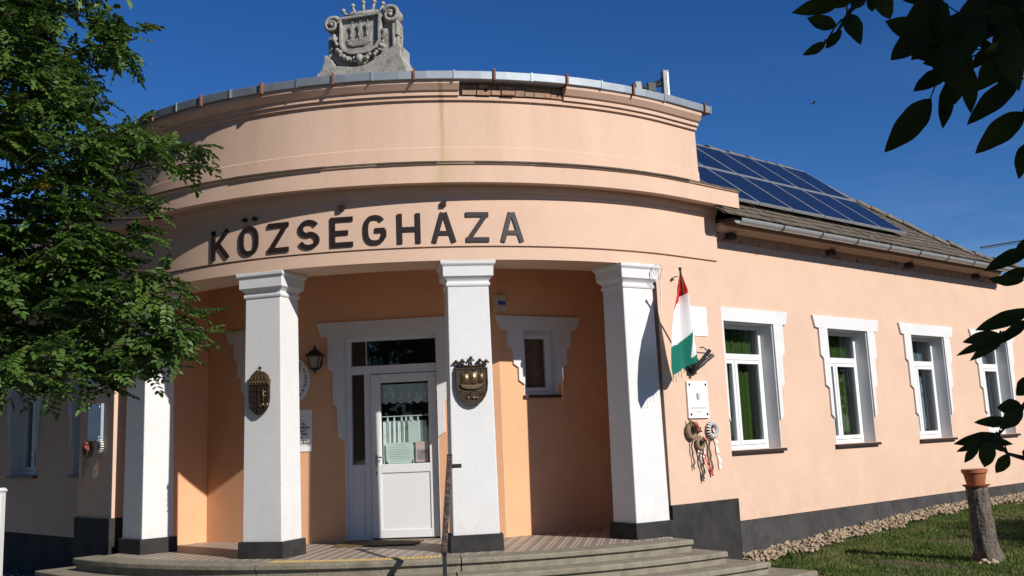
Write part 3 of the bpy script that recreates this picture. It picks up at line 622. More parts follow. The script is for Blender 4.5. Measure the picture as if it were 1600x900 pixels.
# porch floor and steps ---------------------------------------------------
ST = arc(TL_(1.5), TR_(.3), 2)
m = MB(); ring = [pt(T, 5.36) for T in arc(TL_(0.3), 35.9, 2)] + [pt(36.1, 5.15), pt(39.6, 5.10), CR + DR * .4 + DL * .4, CLc + DL * .3 + DR * .5]
m.rings([[Vector((p.x, p.y, -.5)) for p in ring], [Vector((p.x, p.y, -.001)) for p in ring]]); obj('porch_floor', m, 'floor_tile', hall)
steps = [(0.004, 5.365, 5.70, TL_(.33), 36.0), (-.145, 5.4, 5.98, TL_(.85), 38.6), (-.29, 5.45, 6.26, TL_(1.3), 42.6), (-.43, 5.5, 6.55, TL_(1.7), TR_(.45))]
rnd = random.Random(2)
for i, (z, r0, r1, Ta, Tb) in enumerate(steps):
    # each step is cast in lengths with open joints
    cuts = [Ta, -16.8 + i * 2, 6.6 + i * .7, Tb] if i == 0 else ([Ta, -6 + i * 9, Tb] if i > 1 else [Ta, 6.0, Tb])
    for a, b in zip(cuts[:-1], cuts[1:]):
        dz = rnd.uniform(-.004, .004)
        m = MB(); m.sweep([(r0, -.75), (r1 - .045, -.75), (r1 - .04, z - .062), (r1 - .005, z - .06), (r1, z - .052), (r1, z - .012 + dz), (r1 - .012, z + dz), (r0, z + .006 + dz)], arc(a + .06, b - .06, 2)); obj('step', m, 'concrete', hall, bevel=.006)
# yellow tactile strip: knobbed tiles
for k in range(10):
    Ta = -16.0 + k * 2.05
    m = MB(); m.sweep([(5.40, 0.008), (5.58, 0.006), (5.58, .014), (5.40, .016)], [Ta + .03, Ta + 2.02])
    for i in range(4):
        for j in range(4):
            p = pt(Ta + .25 + i * .5, 5.425 + j * .045, .015); m.rings([[p + Vector((.012 * math.cos(q_), .012 * math.sin(q_), 0)) for q_ in (0, 1.57, 3.14, 4.71)], [p + Vector((.007 * math.cos(q_), .007 * math.sin(q_), .005)) for q_ in (0, 1.57, 3.14, 4.71)]])
    obj('tactile_tile', m, 'tactile', hall)

# roof of the right wing ---------------------------------------------------
TH = R(38.5); EO, EZ = 5.45, 4.14
class RoofFr:
    """point on the roof slope of a wing: u along, t up the slope, h above it"""
    def __init__(f, d, n): f.d = d; f.n = n
    def p(f, u, t, h=0): return O3 + f.d * u + f.n * (EO - t * math.cos(TH) + h * math.sin(TH)) + Vector((0, 0, EZ + t * math.sin(TH) + h * math.cos(TH)))
hip = [(6.05, 3.02), (6.35, 2.70), (6.6, 2.42), (6.9, 1.96), (7.25, 1.50), (7.6, 1.02), (8.0, .60), (8.6, .26), (9.5, .06), (10.0, 0.0)]
RT = 3.02
def hip_u(t):
    for (u0, t0), (u1, t1) in zip(hip[:-1], hip[1:]):
        if t1 <= t <= t0: return u0 + (u1 - u0) * (t0 - t) / max(1e-6, t0 - t1)
    return hip[0][0] if t > RT else hip[-1][0]
rR = RoofFr(DR, NR); rL = RoofFr(DL, NL)
back = lambda rf, u, t: O3 + rf.d * u + rf.n * (EO - (2 * RT - t) * math.cos(TH)) + Vector((0, 0, EZ + t * math.sin(TH)))
m = MB(); hv = [rR.p(u, t) for u, t in hip]
m.poly([rR.p(0.7, 0), rR.p(10.0, 0)] + hv[-2::-1] + [rR.p(0.7, RT)])
hb = [back(rR, u, t) for u, t in hip]
for i in range(len(hip) - 1): m.poly([hv[i], hv[i + 1], hb[i + 1], hb[i]])
m.poly([back(rR, 0.7, RT)] + [hb[i] for i in range(len(hb))] + [back(rR, .7, 0)])
roof = obj('roof', m, 'roof_tile', hall)
rnd = random.Random(9); m = MB(); row = 0; t = -.03
while t < RT - .04:          # plain tiles in courses
    u = .72 + (.09 if row % 2 else 0); ue = hip_u(max(0, t + .08)) - .02
    while u < ue:
        w = .172; h0 = .030 + rnd.uniform(-.004, .008); h1 = .010; a = rnd.uniform(-.006, .006); l_ = .20 + rnd.uniform(-.012, .008)
        p = [rR.p(u, t + a, h0 - .016), rR.p(u + w, t + a, h0 - .016), rR.p(u + w, t + l_, h1 - .01), rR.p(u, t + l_, h1 - .01), rR.p(u, t + a, h0), rR.p(u + w, t + a, h0), rR.p(u + w, t + l_, h1), rR.p(u, t + l_, h1)]
        m.hexa(p); u += .178
    t += .155; row += 1
obj('roof_tiles', m, 'roof_tile', roof, kind='stuff')
pts_ = [rR.p(u_, RT, .02) for u_ in (2.4, 6.05)] + [rR.p(u, t, .02) for u, t in hip[1:]]
def along_pts(pts, step):
    out = []; acc = 0; 
    for a, b in zip(pts[:-1], pts[1:]):
        L = (b - a).length; d = (b - a) / L; s = -acc
        while s < L:
            if s >= 0: out.append((a + d * s, d))
            s += step
        acc = (L - (s - step)) if True else 0
        acc = L - (s - step)
    return out
for p, d in along_pts(pts_, .30):
    j = Vector((rnd.uniform(-.01, .01), rnd.uniform(-.01, .01), rnd.uniform(-.008, .02))); side = d.cross(Vector((0, 0, 1))).normalized(); up = side.cross(d).normalized()
    m = MB(); rings = []
    for q_, rr in ((-.02, .105), (.0, .11), (.30, .085), (.315, .07)):
        c = p + d * q_ + j; ang = [math.pi * k / 6 for k in range(7)]
        rings.append([c + side * math.cos(a) * rr + up * (math.sin(a) * rr * .75 - .03) for a in ang] + [c - side * rr * .8 - up * .05, c + side * rr * .8 - up * .05])
    m.rings(rings); obj('ridge_tile', m, 'ridge_tile', roof)
# left wing roof (behind the tree)
m = MB(); ul = [(1.6, RT), (8.5, RT)]
m.poly([rL.p(11.6, 0), rL.p(1.6, 0), rL.p(1.6, RT), rL.p(9.2, RT)]); m.poly([rL.p(9.2, RT), rL.p(1.6, RT), back(rL, 1.6, 0), back(rL, 11.6, 0)]); m.poly([rL.p(11.6, 0), rL.p(9.2, RT), back(rL, 11.6, 0)])
obj('roof', m, 'roof_tile', hall)
# eaves: cove, flaking strip with eave shadow in its colour, board, brackets, gutter lengths
m = MB(); fx = Fr(O3, NR)
def strip(prof, a, b, fr_):
    m = MB(); m.rings([[fr_.p(a, z, o) for o, z in prof], [fr_.p(b, z, o) for o, z in prof]]); return m
obj('eaves_cove', strip([(5.0, 3.985), (5.10, 3.985), (5.13, 4.0), (5.17, 4.03), (5.20, 4.045), (5.20, 4.09), (5.0, 4.09)], .96, 10.0, frR), 'peach', hall)
obj('eaves_band', strip([(5.0, 3.862), (5.052, 3.862), (5.052, 3.984), (5.0, 3.984)], .96, 10.0, frR), 'flaky_shaded', hall)
obj('eaves_board', strip([(5.0, 4.055 + .04), (5.40, 4.07), (5.40, 4.12), (5.0, 4.14)], .96, 10.02, frR), 'wood_dark', hall)
for u in (1.22, 3.86, 6.4, 9.0):
    m = MB(); m.box(frR, u, u + .16, 3.90, 3.985, 5.04, 5.14); obj('bracket', m, 'wood_dark', hall, bevel=.01)
L0 = .97; k = 0
while L0 < 9.9:
    L1 = min(L0 + 1.02, 10.05); m = MB(); rings = []
    for u in (L0 + .004, L1 - .004):
        ro = [(5.465 + .068 * math.cos(math.pi + math.pi * q_ / 10), 4.098 + .075 * math.sin(math.pi + math.pi * q_ / 10)) for q_ in range(11)]
        ri = [(5.465 + .060 * math.cos(-math.pi * q_ / 10), 4.100 + .067 * math.sin(-math.pi * q_ / 10)) for q_ in range(11)]
        rings.append([frR.p(u, z, o) for o, z in ro + ri])
    m.rings(rings); obj('gutter', m, 'gutter', hall, smooth=False, angle=50)
    m = MB(); m.rings([[frR.p(u, 4.098 + .085 * math.sin(math.pi + math.pi * q_ / 10), 5.465 + .078 * math.cos(math.pi + math.pi * q_ / 10)) for q_ in range(11)] for u in (L1 - .014, L1 + .014)], cap=False, close=False); obj('gutter_strap', m, 'wood_dark', hall)
    L0 = L1
obj('eaves_board', strip([(4.76, 4.0), (5.40, 4.0), (5.40, 4.12), (4.76, 4.12)], -11.5, -1.8, frL), 'wood_dark', hall)

# letters K O Z S E G H A Z A ----------------------------------------------
def stroke(m, fr, pts, w, o0=0.0, o1=.024, closed=False):
    n = len(pts); L = []; Rr = []
    for i, (x, y) in enumerate(pts):
        if closed: a = pts[i - 1]; b = pts[(i + 1) % n]
        else: a = pts[max(i - 1, 0)]; b = pts[min(i + 1, n - 1)]
        dx, dy = b[0] - a[0], b[1] - a[1]; l_ = math.hypot(dx, dy) or 1; nx_, ny_ = -dy / l_ * w / 2, dx / l_ * w / 2
        L.append((x + nx_, y + ny_)); Rr.append((x - nx_, y - ny_))
    rings = [[fr.p(*l, o0), fr.p(*r, o0), fr.p(*r, o1), fr.p(*l, o1)] for l, r in zip(L, Rr)]
    if closed: rings.append(rings[0])
    m.rings(rings, cap=not closed)
def letter(ch, fr, W_=.275, H=.365, w=.056):
    m = MB(); h = W_ / 2 - w / 2; t = H - w / 2; b = w / 2
    if ch == 'K': stroke(m, fr, [(-h, 0), (-h, H)], w); stroke(m, fr, [(-h, .13), (h + .01, H - .005)], w, 0, .023); stroke(m, fr, [(-.04, .20), (h + .015, .005)], w, 0, .022)
    elif ch == 'O': stroke(m, fr, [(h * math.copysign(abs(math.cos(a)) ** .8, math.cos(a)), H / 2 + (H / 2 - w / 2) * math.copysign(abs(math.sin(a)) ** .75, math.sin(a))) for a in [2 * math.pi * i / 32 for i in range(32)]], w, closed=True)
    elif ch == 'Z': stroke(m, fr, [(-h - .03, t), (h + .03, t)], w); stroke(m, fr, [(h, t), (-h, b)], w, 0, .023); stroke(m, fr, [(-h - .03, b), (h + .03, b)], w, 0, .025)
    elif ch == 'S':
        r1 = (H / 2 - w / 2) / 2 + .004; pts = [(h * .96 * math.cos(a), H - w / 2 - r1 + r1 * math.sin(a)) for a in [R(25 + 245 * i / 14) for i in range(15)]]
        pts += [(h * math.cos(a), w / 2 + r1 + r1 * math.sin(a)) for a in [R(90 - 255 * i / 14) for i in range(15)]]; stroke(m, fr, pts, w)
    elif ch == 'E': stroke(m, fr, [(-h, 0), (-h, H)], w); stroke(m, fr, [(-h, t), (h + .03, t)], w, 0, .023); stroke(m, fr, [(-h, b), (h + .03, b)], w, 0, .025); stroke(m, fr, [(-h, H / 2 - .01), (h - .03, H / 2 - .01)], w, 0, .022)
    elif ch == 'G':
        pts = [(h * math.copysign(abs(math.cos(a)) ** .8, math.cos(a)), H / 2 + (H / 2 - w / 2) * math.copysign(abs(math.sin(a)) ** .75, math.sin(a))) for a in [R(38 + 300 * i / 26) for i in range(27)]]
        stroke(m, fr, pts, w); stroke(m, fr, [(h + .01, H / 2 - .005), (.0, H / 2 - .005)], w, 0, .023); stroke(m, fr, [(h, H / 2), (h, H / 2 - .09)], w, 0, .022)
    elif ch == 'H': stroke(m, fr, [(-h, 0), (-h, H)], w); stroke(m, fr, [(h, 0), (h, H)], w); stroke(m, fr, [(-h, H / 2 - .01), (h, H / 2 - .01)], w, 0, .023)
    elif ch == 'A': stroke(m, fr, [(-h - .01, 0), (-.012, H)], w); stroke(m, fr, [(h + .01, 0), (.012, H)], w, 0, .023); stroke(m, fr, [(-h * .6, .115), (h * .6, .115)], w * .9, 0, .022)
    return m
for ch, a, b in (('K', -28.31, -24.9), ('O', -23.29, -20.02), ('Z', -18.61, -15.37), ('S', -13.99, -10.89), ('E', -9.34, -6.23), ('G', -4.73, -1.70), ('H', -.15, 2.93), ('A', 4.56, 7.57), ('Z', 9.04, 12.18), ('A', 13.86, 16.94)):
    fr = frT((a + b) / 2, 5.095, 3.605); obj('letter', letter(ch, fr), 'letter', hall)
for T in (-22.2, -20.6):
    fr = frT(T, 5.098, 4.05); m = MB(); m.rings([[fr.p(.026 * math.cos(a), .026 * math.sin(a), o) for a in [2 * math.pi * i / 12 for i in range(12)]] for o in (0, .05)]); obj('letter_dot', m, 'letter', hall)
for T in (-7.7, 6.15):
    fr = frT(T, 5.098, 4.05); m = MB(); m.prism(fr, [(-.03, 0), (.028, 0), (.03, .062), (-.028, .06)], 0, .055); obj('letter_accent', m, 'letter', hall)
#PART2
# ================================================================== things on and around the hall
def at(px, py, Y):
    c = Vector((px - 800, -(py - 380), -1687.52)); w = Vector((sum(WM[i][j] * c[j] for j in range(3)) for i in range(3)))
    return w * (Y / w.y) + Vector((0, 0, CAMZ))
def shield_poly(w, h, n=10):
    k = h * .55; return [(-w / 2, h), (-w / 2, h - k * .75)] + [(-w / 2 * math.cos(math.pi * i / n), (h - k * .75) * (1 - math.sin(math.pi * i / n))) for i in range(1, n)] + [(w / 2, h - k * .75), (w / 2, h)]
# ---- bronze arms on the second column (crown of state)
fr0 = colfr[1]; f = Fr(fr0.p(-.02, 1.66, .213), fr0.n)
e = thing('coat_of_arms', 'dark bronze arms with domed crown and divided shield on white column', 'emblem', f.p(0, 0, 0))
m = MB(); m.prism(f, shield_poly(.285, .36), .012, .05); obj('shield', m, 'bronze', e, bevel=.006)
m = MB(); m.box(f, -.006, .006, .02, .355, .05, .062); [m.box(f, -.135, -.01, .08 + k * .07, .105 + k * .07, .05, .056) for k in range(4)]; obj('divider', m, 'bronze', e)
m = MB(); m.box(f, .06, .075, .14, .31, .05, .062); m.box(f, .03, .105, .265, .28, .05, .06); m.box(f, .04, .095, .22, .235, .05, .06); [m.ball(f.p(.03 + .03 * k, .11 + .012 * (k % 2), .05), .022) for k in range(4)]; obj('double_cross', m, 'bronze_bright', e, smooth=True)
m = MB(); m.prism(f, [(-.14, .362), (.145, .362), (.15, .42), (-.145, .42)], .012, .06); 
for k in range(7): m.ball(f.p(-.12 + .04 * k, .39, .06), .014, 6, 4)
m.prism(f, [(-.14, .42), (.14, .42), (.12, .47), (.07, .515), (0, .53), (-.07, .515), (-.12, .47)], .012, .045)
for k in (-.1, -.05, 0, .05, .1): m.prism(f, [(k - .016, .42), (k + .016, .42), (k * .8 + .01, .475), (k * .8 - .01, .475)], .045, .058); m.ball(f.p(k, .44, .055), .012, 6, 4)
obj('crown', m, 'bronze_bright', e, bevel=.003)
m = MB(); m.box(f, -.006, .010, .53, .585, .02, .035); m.box(f, -.024, .026, .556, .57, .02, .035); obj('crown_cross', m, 'bronze', e)
# ---- bronze ship arms on the third column
fr0 = colfr[2]; f = Fr(fr0.p(.0, 1.655, .214), fr0.n)
e = thing('coat_of_arms', 'bronze shield with three-masted ship and open crown on white column', 'emblem', f.p(0, 0, 0))
m = MB(); m.prism(f, shield_poly(.385, .45), .0, .045); obj('shield', m, 'bronze', e, bevel=.006)
sp = shield_poly(.385, .45); m = MB(); stroke(m, f, [(x * .95, z * .965 + .008) for x, z in sp], .018, .045, .056, closed=True); obj('rim', m, 'bronze', e)
m = MB(); m.prism(f, [(-.145, .255), (-.12, .215), (-.05, .195), (.06, .197), (.12, .225), (.155, .285), (.11, .262), (.02, .245), (-.08, .25)], .045, .072); obj('hull', m, 'bronze_bright', e, bevel=.006)
for cx, w, h, z0 in ((-.085, .10, .115, .262), (.005, .115, .13, .262), (.095, .085, .10, .28)):
    m = MB(); rings = []
    for i in range(6):
        zz = z0 + h * i / 5; b = .03 * math.sin(math.pi * (i + .5) / 6)
        rings.append([f.p(cx - w / 2 + b * .4 + j * w / 4, zz, .05 + (b + .008) * math.sin(math.pi * (j + .4) / 4.8)) for j in range(5)] + [f.p(cx + w / 2, zz, .045), f.p(cx - w / 2, zz, .045)])
    m.rings(rings); obj('sail', m, 'bronze_bright', e, smooth=False)
    m = MB(); m.tube([f.p(cx + .01, .24, .05), f.p(cx + .012, z0 + h + .045, .05)], .005, 6); m.prism(f, [(cx + .012, z0 + h + .045), (cx + .05, z0 + h + .035), (cx + .012, z0 + h + .022)], .047, .053); obj('mast', m, 'bronze', e)
m = MB()
for k in range(3): m.tube([f.p(-.16 + .32 * i / 12, .165 + .012 * math.sin(i * 1.1 + k) - k * .022, .045) for i in range(13)], .006, 5)
obj('waves', m, 'bronze', e, smooth=True)
m = MB(); m.ball(f.p(.01, .095, .048), .04, 8, 6, (1.0, .5, .45)); m.ball(f.p(.055, .095, .048), .02, 6, 5); m.prism(f, [(-.03, .095), (-.065, .12), (-.06, .072)], .045, .06); obj('fish', m, 'bronze_bright', e, smooth=True)
m = MB(); m.prism(f, [(-.165, .452), (.165, .452), (.18, .48), (-.18, .48)], .005, .055)
for k, hh in ((-.17, .055), (-.10, .07), (0, .105), (.10, .07), (.17, .055)):
    x = k * 1.05; m.tube([f.p(k * .9, .475, .03), f.p(x, .48 + hh * .6, .03)], [.014, .008], 6); m.ball(f.p(x, .48 + hh * .8, .03), .022, 6, 4); m.ball(f.p(x - .025, .48 + hh * .55, .03), .014, 6, 4); m.ball(f.p(x + .025, .48 + hh * .55, .03), .014, 6, 4)
for k in range(8): m.ball(f.p(-.14 + .04 * k, .467, .056), .011, 6, 4)
obj('crown', m, 'bronze', e, smooth=True)

# ---- stone crest on the parapet
n_ = Vector((math.sin(R(-14)), -math.cos(R(-14)), 0)); f = Fr(pt(-5.0, 4.86, 5.85), n_)
cr = thing('stone_crest', 'weathered grey stone crest with crown, scrolls and sailing ship on parapet', 'crest', f.p(0, -.13, 0))
def c_(x, y): y2 = y + .042 * (x - 650); return ((x - 650) / 900, (840 - y2) / 881)
def P_(l): return [c_(*p) for p in l]
m = MB(); m.prism(f, P_([(115, 990), (115, 865), (130, 835), (180, 800), (215, 690), (205, 650), (235, 620), (262, 650), (300, 680), (350, 760), (560, 790), (700, 780), (860, 700), (940, 640), (1040, 590), (1075, 560), (1120, 560), (1140, 600), (1135, 700), (1165, 760), (1195, 830), (1195, 990)]), -.22, .12); obj('pedestal', m, 'stone', cr, bevel=.012)
m = MB(); m.prism(f, P_([(262, 660), (262, 440), (300, 330), (420, 190), (480, 180), (860, 130), (1000, 190), (1080, 280), (1085, 420), (1072, 600), (940, 660), (840, 740), (560, 790), (350, 760)]), -.16, .02); obj('back_slab', m, 'stone', cr, bevel=.01)
sh = P_([(400, 215), (400, 520), (440, 600), (520, 640), (630, 645), (760, 635), (850, 590), (905, 510), (905, 170)])
m = MB(); m.prism(f, sh, .0, .075); obj('shield', m, 'stone', cr, bevel=.006)
ins = P_([(418, 215), (418, 515), (452, 585), (525, 620), (630, 628), (755, 618), (838, 575), (885, 505), (885, 190)])
m = MB(); stroke(m, f, ins, .042, .07, .125, closed=True); obj('rim', m, 'stone', cr, bevel=.006)
m = MB(); m.prism(f, P_([(480, 460), (500, 525), (560, 545), (700, 540), (770, 500), (785, 400), (740, 440), (620, 460)]), .07, .095); obj('hull', m, 'stone', cr, bevel=.008)
for k in (0, 1, 2):
    x = 515 + k * 95; y = 310 - k * 8
    m = MB(); m.prism(f, P_([(x - 8, y), (x + 60, y - 10), (x + 52, y + 50), (x + 20, y + 120), (x + 5, y + 130), (x + 22, y + 70), (x + 12, y + 30)]), .07, .105); obj('sail', m, 'stone', cr, bevel=.006)
    m = MB(); m.tube([f.p(*c_(x + 25, y + 150), .08), f.p(*c_(x + 32, y - 70), .08)], .008, 6); m.prism(f, P_([(x + 32, y - 68), (x + 70, y - 55), (x + 32, y - 42)]), .074, .09); obj('mast', m, 'stone', cr)
m = MB(); m.prism(f, P_([(470, 215), (480, 165), (660, 140), (850, 135), (865, 180), (700, 190)]), -.1, .10)
up = []
xs5 = [(430, 98), (545, 48), (675, 22), (808, 24), (912, 58)]
for i, (x, y) in enumerate(xs5):
    base = 490 + i * 92
    m.tube([f.p(*c_(base, 165), .03), f.p(*c_((base + x) / 2, (160 + y) / 2 + 15), .035), f.p(*c_(x, y + 20), .04)], [.03, .022, .014], 8); m.ball(f.p(*c_(x, y), .04), .029, 10, 8)
for i in range(4):
    a, b = 490 + i * 92, 582 + i * 92; m.tube([f.p(*c_(a, 150), .04), f.p(*c_((a + b) / 2, 128), .045), f.p(*c_(b, 140), .04)], .016, 6)
obj('crown', m, 'stone', cr, smooth=True)
for cx, cy, r0, sg in ((300, 265, .105, -1), (1010, 205, .118, 1)):
    m = MB(); pts = []; ra = []
    for i in range(40):
        a = 2.6 * math.pi * i / 39; rr = r0 * (1 - .72 * i / 39); x, z = c_(cx, cy)
        pts.append(f.p(x - sg * rr * math.cos(a + .6), z + rr * math.sin(a + .6), .06 + .04 * i / 39)); ra.append(.034 * (1 - .45 * i / 39))
    m.tube(pts, ra, 8); x, z = c_(cx, cy); m.rings([[f.p(x + q_ * math.cos(a), z + q_ * math.sin(a), o) for a in [2 * math.pi * i / 16 for i in range(16)]] for q_, o in ((r0 * .95, -.1), (r0 * .95, .05))]); m.ball(f.p(x, z, .09), .032)
    obj('scroll', m, 'stone', cr, smooth=True)
for x0, x1, y0, y1 in ((245, 290, 400, 640), (1020, 1050, 300, 600), (1058, 1090, 270, 440)):
    m = MB(); m.prism(f, P_([(x0, y0), (x1, y0), (x1, y1), (x0, y1)]), -.1, .06); obj('flute', m, 'stone', cr, bevel=.008)
rnd = random.Random(21); m = MB()
gar = [(350, 400), (360, 500), (400, 620), (470, 675), (560, 690), (640, 690), (720, 680), (830, 640), (900, 580), (940, 450), (960, 340)]
for i in range(len(gar) - 1):
    for k in range(5):
        x = gar[i][0] + (gar[i + 1][0] - gar[i][0]) * k / 5 + rnd.uniform(-22, 22); y = gar[i][1] + (gar[i + 1][1] - gar[i][1]) * k / 5 + rnd.uniform(-22, 22)
        m.ball(f.p(*c_(x, y), .09 + rnd.uniform(-.02, .03)), rnd.uniform(.024, .036), 6, 4, (1, .7, 1))
obj('garland', m, 'stone', cr, smooth=True)
m = MB(); x, z = c_(635, 690); m.tube([f.p(x, z + .06, .06), f.p(x, z, .13), f.p(x, z - .06, .06)], [.03, .05, .03], 8); obj('garland_knot', m, 'stone', cr, smooth=True)

# ---- panel antennas on a mast behind the parapet
f = Fr(pt(TR_(.18), 4.72, 5.70), Vector((.25, -.97, 0)))
e = thing('panel_antenna', 'grey sector antenna with black bracket on parapet by roof corner', 'antenna', f.p(0, 0, 0))
m = MB(); m.box(f, .16, .25, .02, .54, .02, .13); obj('panel', m, 'antenna', e, bevel=.01)
m = MB(); m.box(f, .215, .235, .05, .50, .13, .137); obj('panel_face', m, 'alu', e)
m = MB(); m.hexa([f.p(-.20, .0, .1), f.p(-.12, .0, .1), f.p(-.12, .0, 0), f.p(-.20, .0, 0), f.p(-.25, .36, .1), f.p(-.16, .37, .1), f.p(-.16, .37, 0), f.p(-.25, .36, 0)]); obj('small_panel', m, 'antenna', e, bevel=.008)
m = MB(); m.tube([f.p(.0, -.1, .04), f.p(.0, .33, .04)], .025); m.tube([f.p(-.20, .27, .05), f.p(.0, .33, .05), f.p(.17, .42, .07)], .022); m.tube([f.p(-.1, .28, .05), f.p(.15, .34, .07)], .028); m.box(f, -.05, .06, .24, .36, .0, .09); obj('bracket', m, 'black_metal', e)
m = MB(); m.tube([f.p(-.08, .0, .06), f.p(-.10, .13, .09), f.p(-.09, .24, .06)], .014); obj('cable', m, 'pvc', e, smooth=True)

# ---- solar panels
for row, (t0, t1) in enumerate(((.38, 1.555), (1.595, 2.77))):
    for k in range(6):
        u1 = 6.25 - k * .872; u0 = u1 - .86
        nth = ('first', 'second', 'third', 'fourth', 'fifth', 'sixth')[k]
        e = thing('solar_panel', 'dark blue solar panel, %s from the roof hip, %s row' % (nth, 'lower' if row == 0 else 'upper'), 'solar panel', rR.p((u0 + u1) / 2, t0, .09), 'solar panels on the tiled roof')
        def bar(a, b, c, d, h0, h1, nm, key, par):
            m = MB(); m.hexa([rR.p(a, c, h0), rR.p(b, c, h0), rR.p(b, d, h0), rR.p(a, d, h0), rR.p(a, c, h1), rR.p(b, c, h1), rR.p(b, d, h1), rR.p(a, d, h1)]); return m
        fm = MB()
        for a, b, c, d in ((u0, u0 + .016, t0, t1), (u1 - .016, u1, t0, t1), (u0 + .016, u1 - .016, t0, t0 + .018), (u0 + .016, u1 - .016, t1 - .018, t1)):
            x = bar(a, b, c, d, .085, .125, '', '', None); fm.add(x.v, x.f)
        obj('frame', fm, 'alu', e)
        obj('cells', bar(u0 + .014, u1 - .014, t0 + .016, t1 - .016, .09, .119, '', '', None), 'cell', e)

# ---- wall lantern, oval sign, notice board, meter box (on the porch wall)
f = Fr(F0.p(-1.01, 0, .0), F0.n); e = thing('wall_lantern', 'black iron carriage lantern beside the entrance door', 'lantern', f.p(0, 2.2, .1))
def sqring(w, z, o=.14): return [f.p(-w, z, o + w), f.p(w, z, o + w), f.p(w, z, o - w), f.p(-w, z, o - w)]
m = MB(); m.rings([sqring(.105, 2.475), sqring(.11, 2.487), sqring(.06, 2.535), sqring(.055, 2.55), sqring(.02, 2.575), sqring(.008, 2.615)]); m.ball(f.p(0, 2.615, .14), .016, 6, 4); obj('roof', m, 'black_metal', e)
m = MB(); m.rings([sqring(.075, 2.475), sqring(.045, 2.315)]); obj('glass', m, 'lamp_glass', e)
m = MB()
for a in (-1, 1):
    for b in (-1, 1): m.tube([f.p(a * .08, 2.478, .14 + b * .08), f.p(a * .049, 2.312, .14 + b * .049)], .008, 5)
m.rings([sqring(.055, 2.30), sqring(.056, 2.318)]); m.rings([sqring(.03, 2.285), sqring(.04, 2.30)]); m.tube([f.p(0, 2.30, .14), f.p(0, 2.23, .14)], [.018, .006], 6); obj('cage', m, 'black_metal', e)
m = MB(); m.tube([f.p(0.03, 2.40, .0), f.p(.06, 2.38, .03), f.p(.06, 2.33, .09), f.p(.0, 2.29, .14)], .012, 6); m.ball(f.p(.03, 2.40, .01), .04, 8, 5); obj('arm', m, 'black_metal', e, smooth=True)
f = Fr(F0.p(-1.385, 2.18, .0), F0.n); e = thing('oval_sign', 'white oval enamel office sign partly behind white column', 'sign', f.p(0, -.3, 0))
def ell(a, b, n=40): return [(a * math.cos(2 * math.pi * i / n), b * math.sin(2 * math.pi * i / n)) for i in range(n)]
m = MB(); m.prism(f, ell(.27, .325), .004, .022); obj('plate', m, 'sign_white', e, bevel=.004)
m = MB(); stroke(m, f, ell(.262, .317), .006, .022, .024, closed=True); obj('border', m, 'engrave', e)
m = MB()
tx = 'ERI HIVATAL'
for i, chh in enumerate(tx):
    a = R(68 - i * 9.3); text_into(m, chh, .062, f, .205 * math.cos(a), .255 * math.sin(a), .0235, bold=.0012, rot=a - math.pi / 2)
for i, chh in enumerate('NOKA'):
    a = R(-80 + i * 14.5); text_into(m, chh, .066, f, .205 * math.cos(a), .255 * math.sin(a), .0235, bold=.0012, rot=a + math.pi / 2)
obj('lettering', m, 'ink', e)
m = MB(); m.prism(f, [(x + .06, z + .02) for x, z in shield_poly(.13, .17)], .022, .027); obj('emblem', m, 'red', e)
m = MB(); m.box(f, .0, .10, .06, .085, .027, .029); m.box(f, .0, .10, .11, .135, .027, .029); obj('emblem_bar', m, 'sign_white', e)
f = Fr(F0.p(-1.36, 0, 0), F0.n); e = thing('information_board', 'white grant information board under the oval sign', 'sign', f.p(0, 1.21, 0))
m = MB(); m.box(f, -.27, .26, 1.21, 1.77, .003, .012); obj('board', m, 'sign_white', e)
m = MB()
for t_, xr, y, sz in (('U- ÉS', -1.20, 608, .043), ('ONOMOKI', -1.135, 634, .043), ('GÁLAT', -1.18, 660, .043), ('GATÁSA', -1.165, 686, .043), ('020', -1.235, 712, .043)):
    text_into(m, t_, sz, f, xr + 1.36, 1.77 - (y - 493) / 327 * .56, .0135, 'RIGHT', bold=.0012)
for y in (545, 578, 590, 776, 792): m.box(f, -.05, .10 + (y % 3) * .03, 1.77 - (y - 493) / 327 * .56, 1.773 - (y - 493) / 327 * .56, .0125, .0135)
m.box(f, -.1, .195, 1.308, 1.358, .0125, .0135); obj('lettering', m, 'ink', e)
m = MB(); text_into(m, '000 Ft', .045, f, .185, 1.333, .0150, 'RIGHT', bold=.0012); obj('price', m, 'sign_white', e)
f = Fr(F1.p(-.81, 0, 0), F1.n); e = thing('alarm_box', 'small beige box with blue label high on porch wall', 'box', f.p(0, 2.96, 0))
m = MB(); m.box(f, -.09, .085, 2.965, 3.19, 0, .075); obj('case', m, 'beige_box', e, bevel=.012)
m = MB(); m.box(f, -.045, .075, 3.05, 3.105, .075, .078); obj('label_plate', m, 'blue', e)

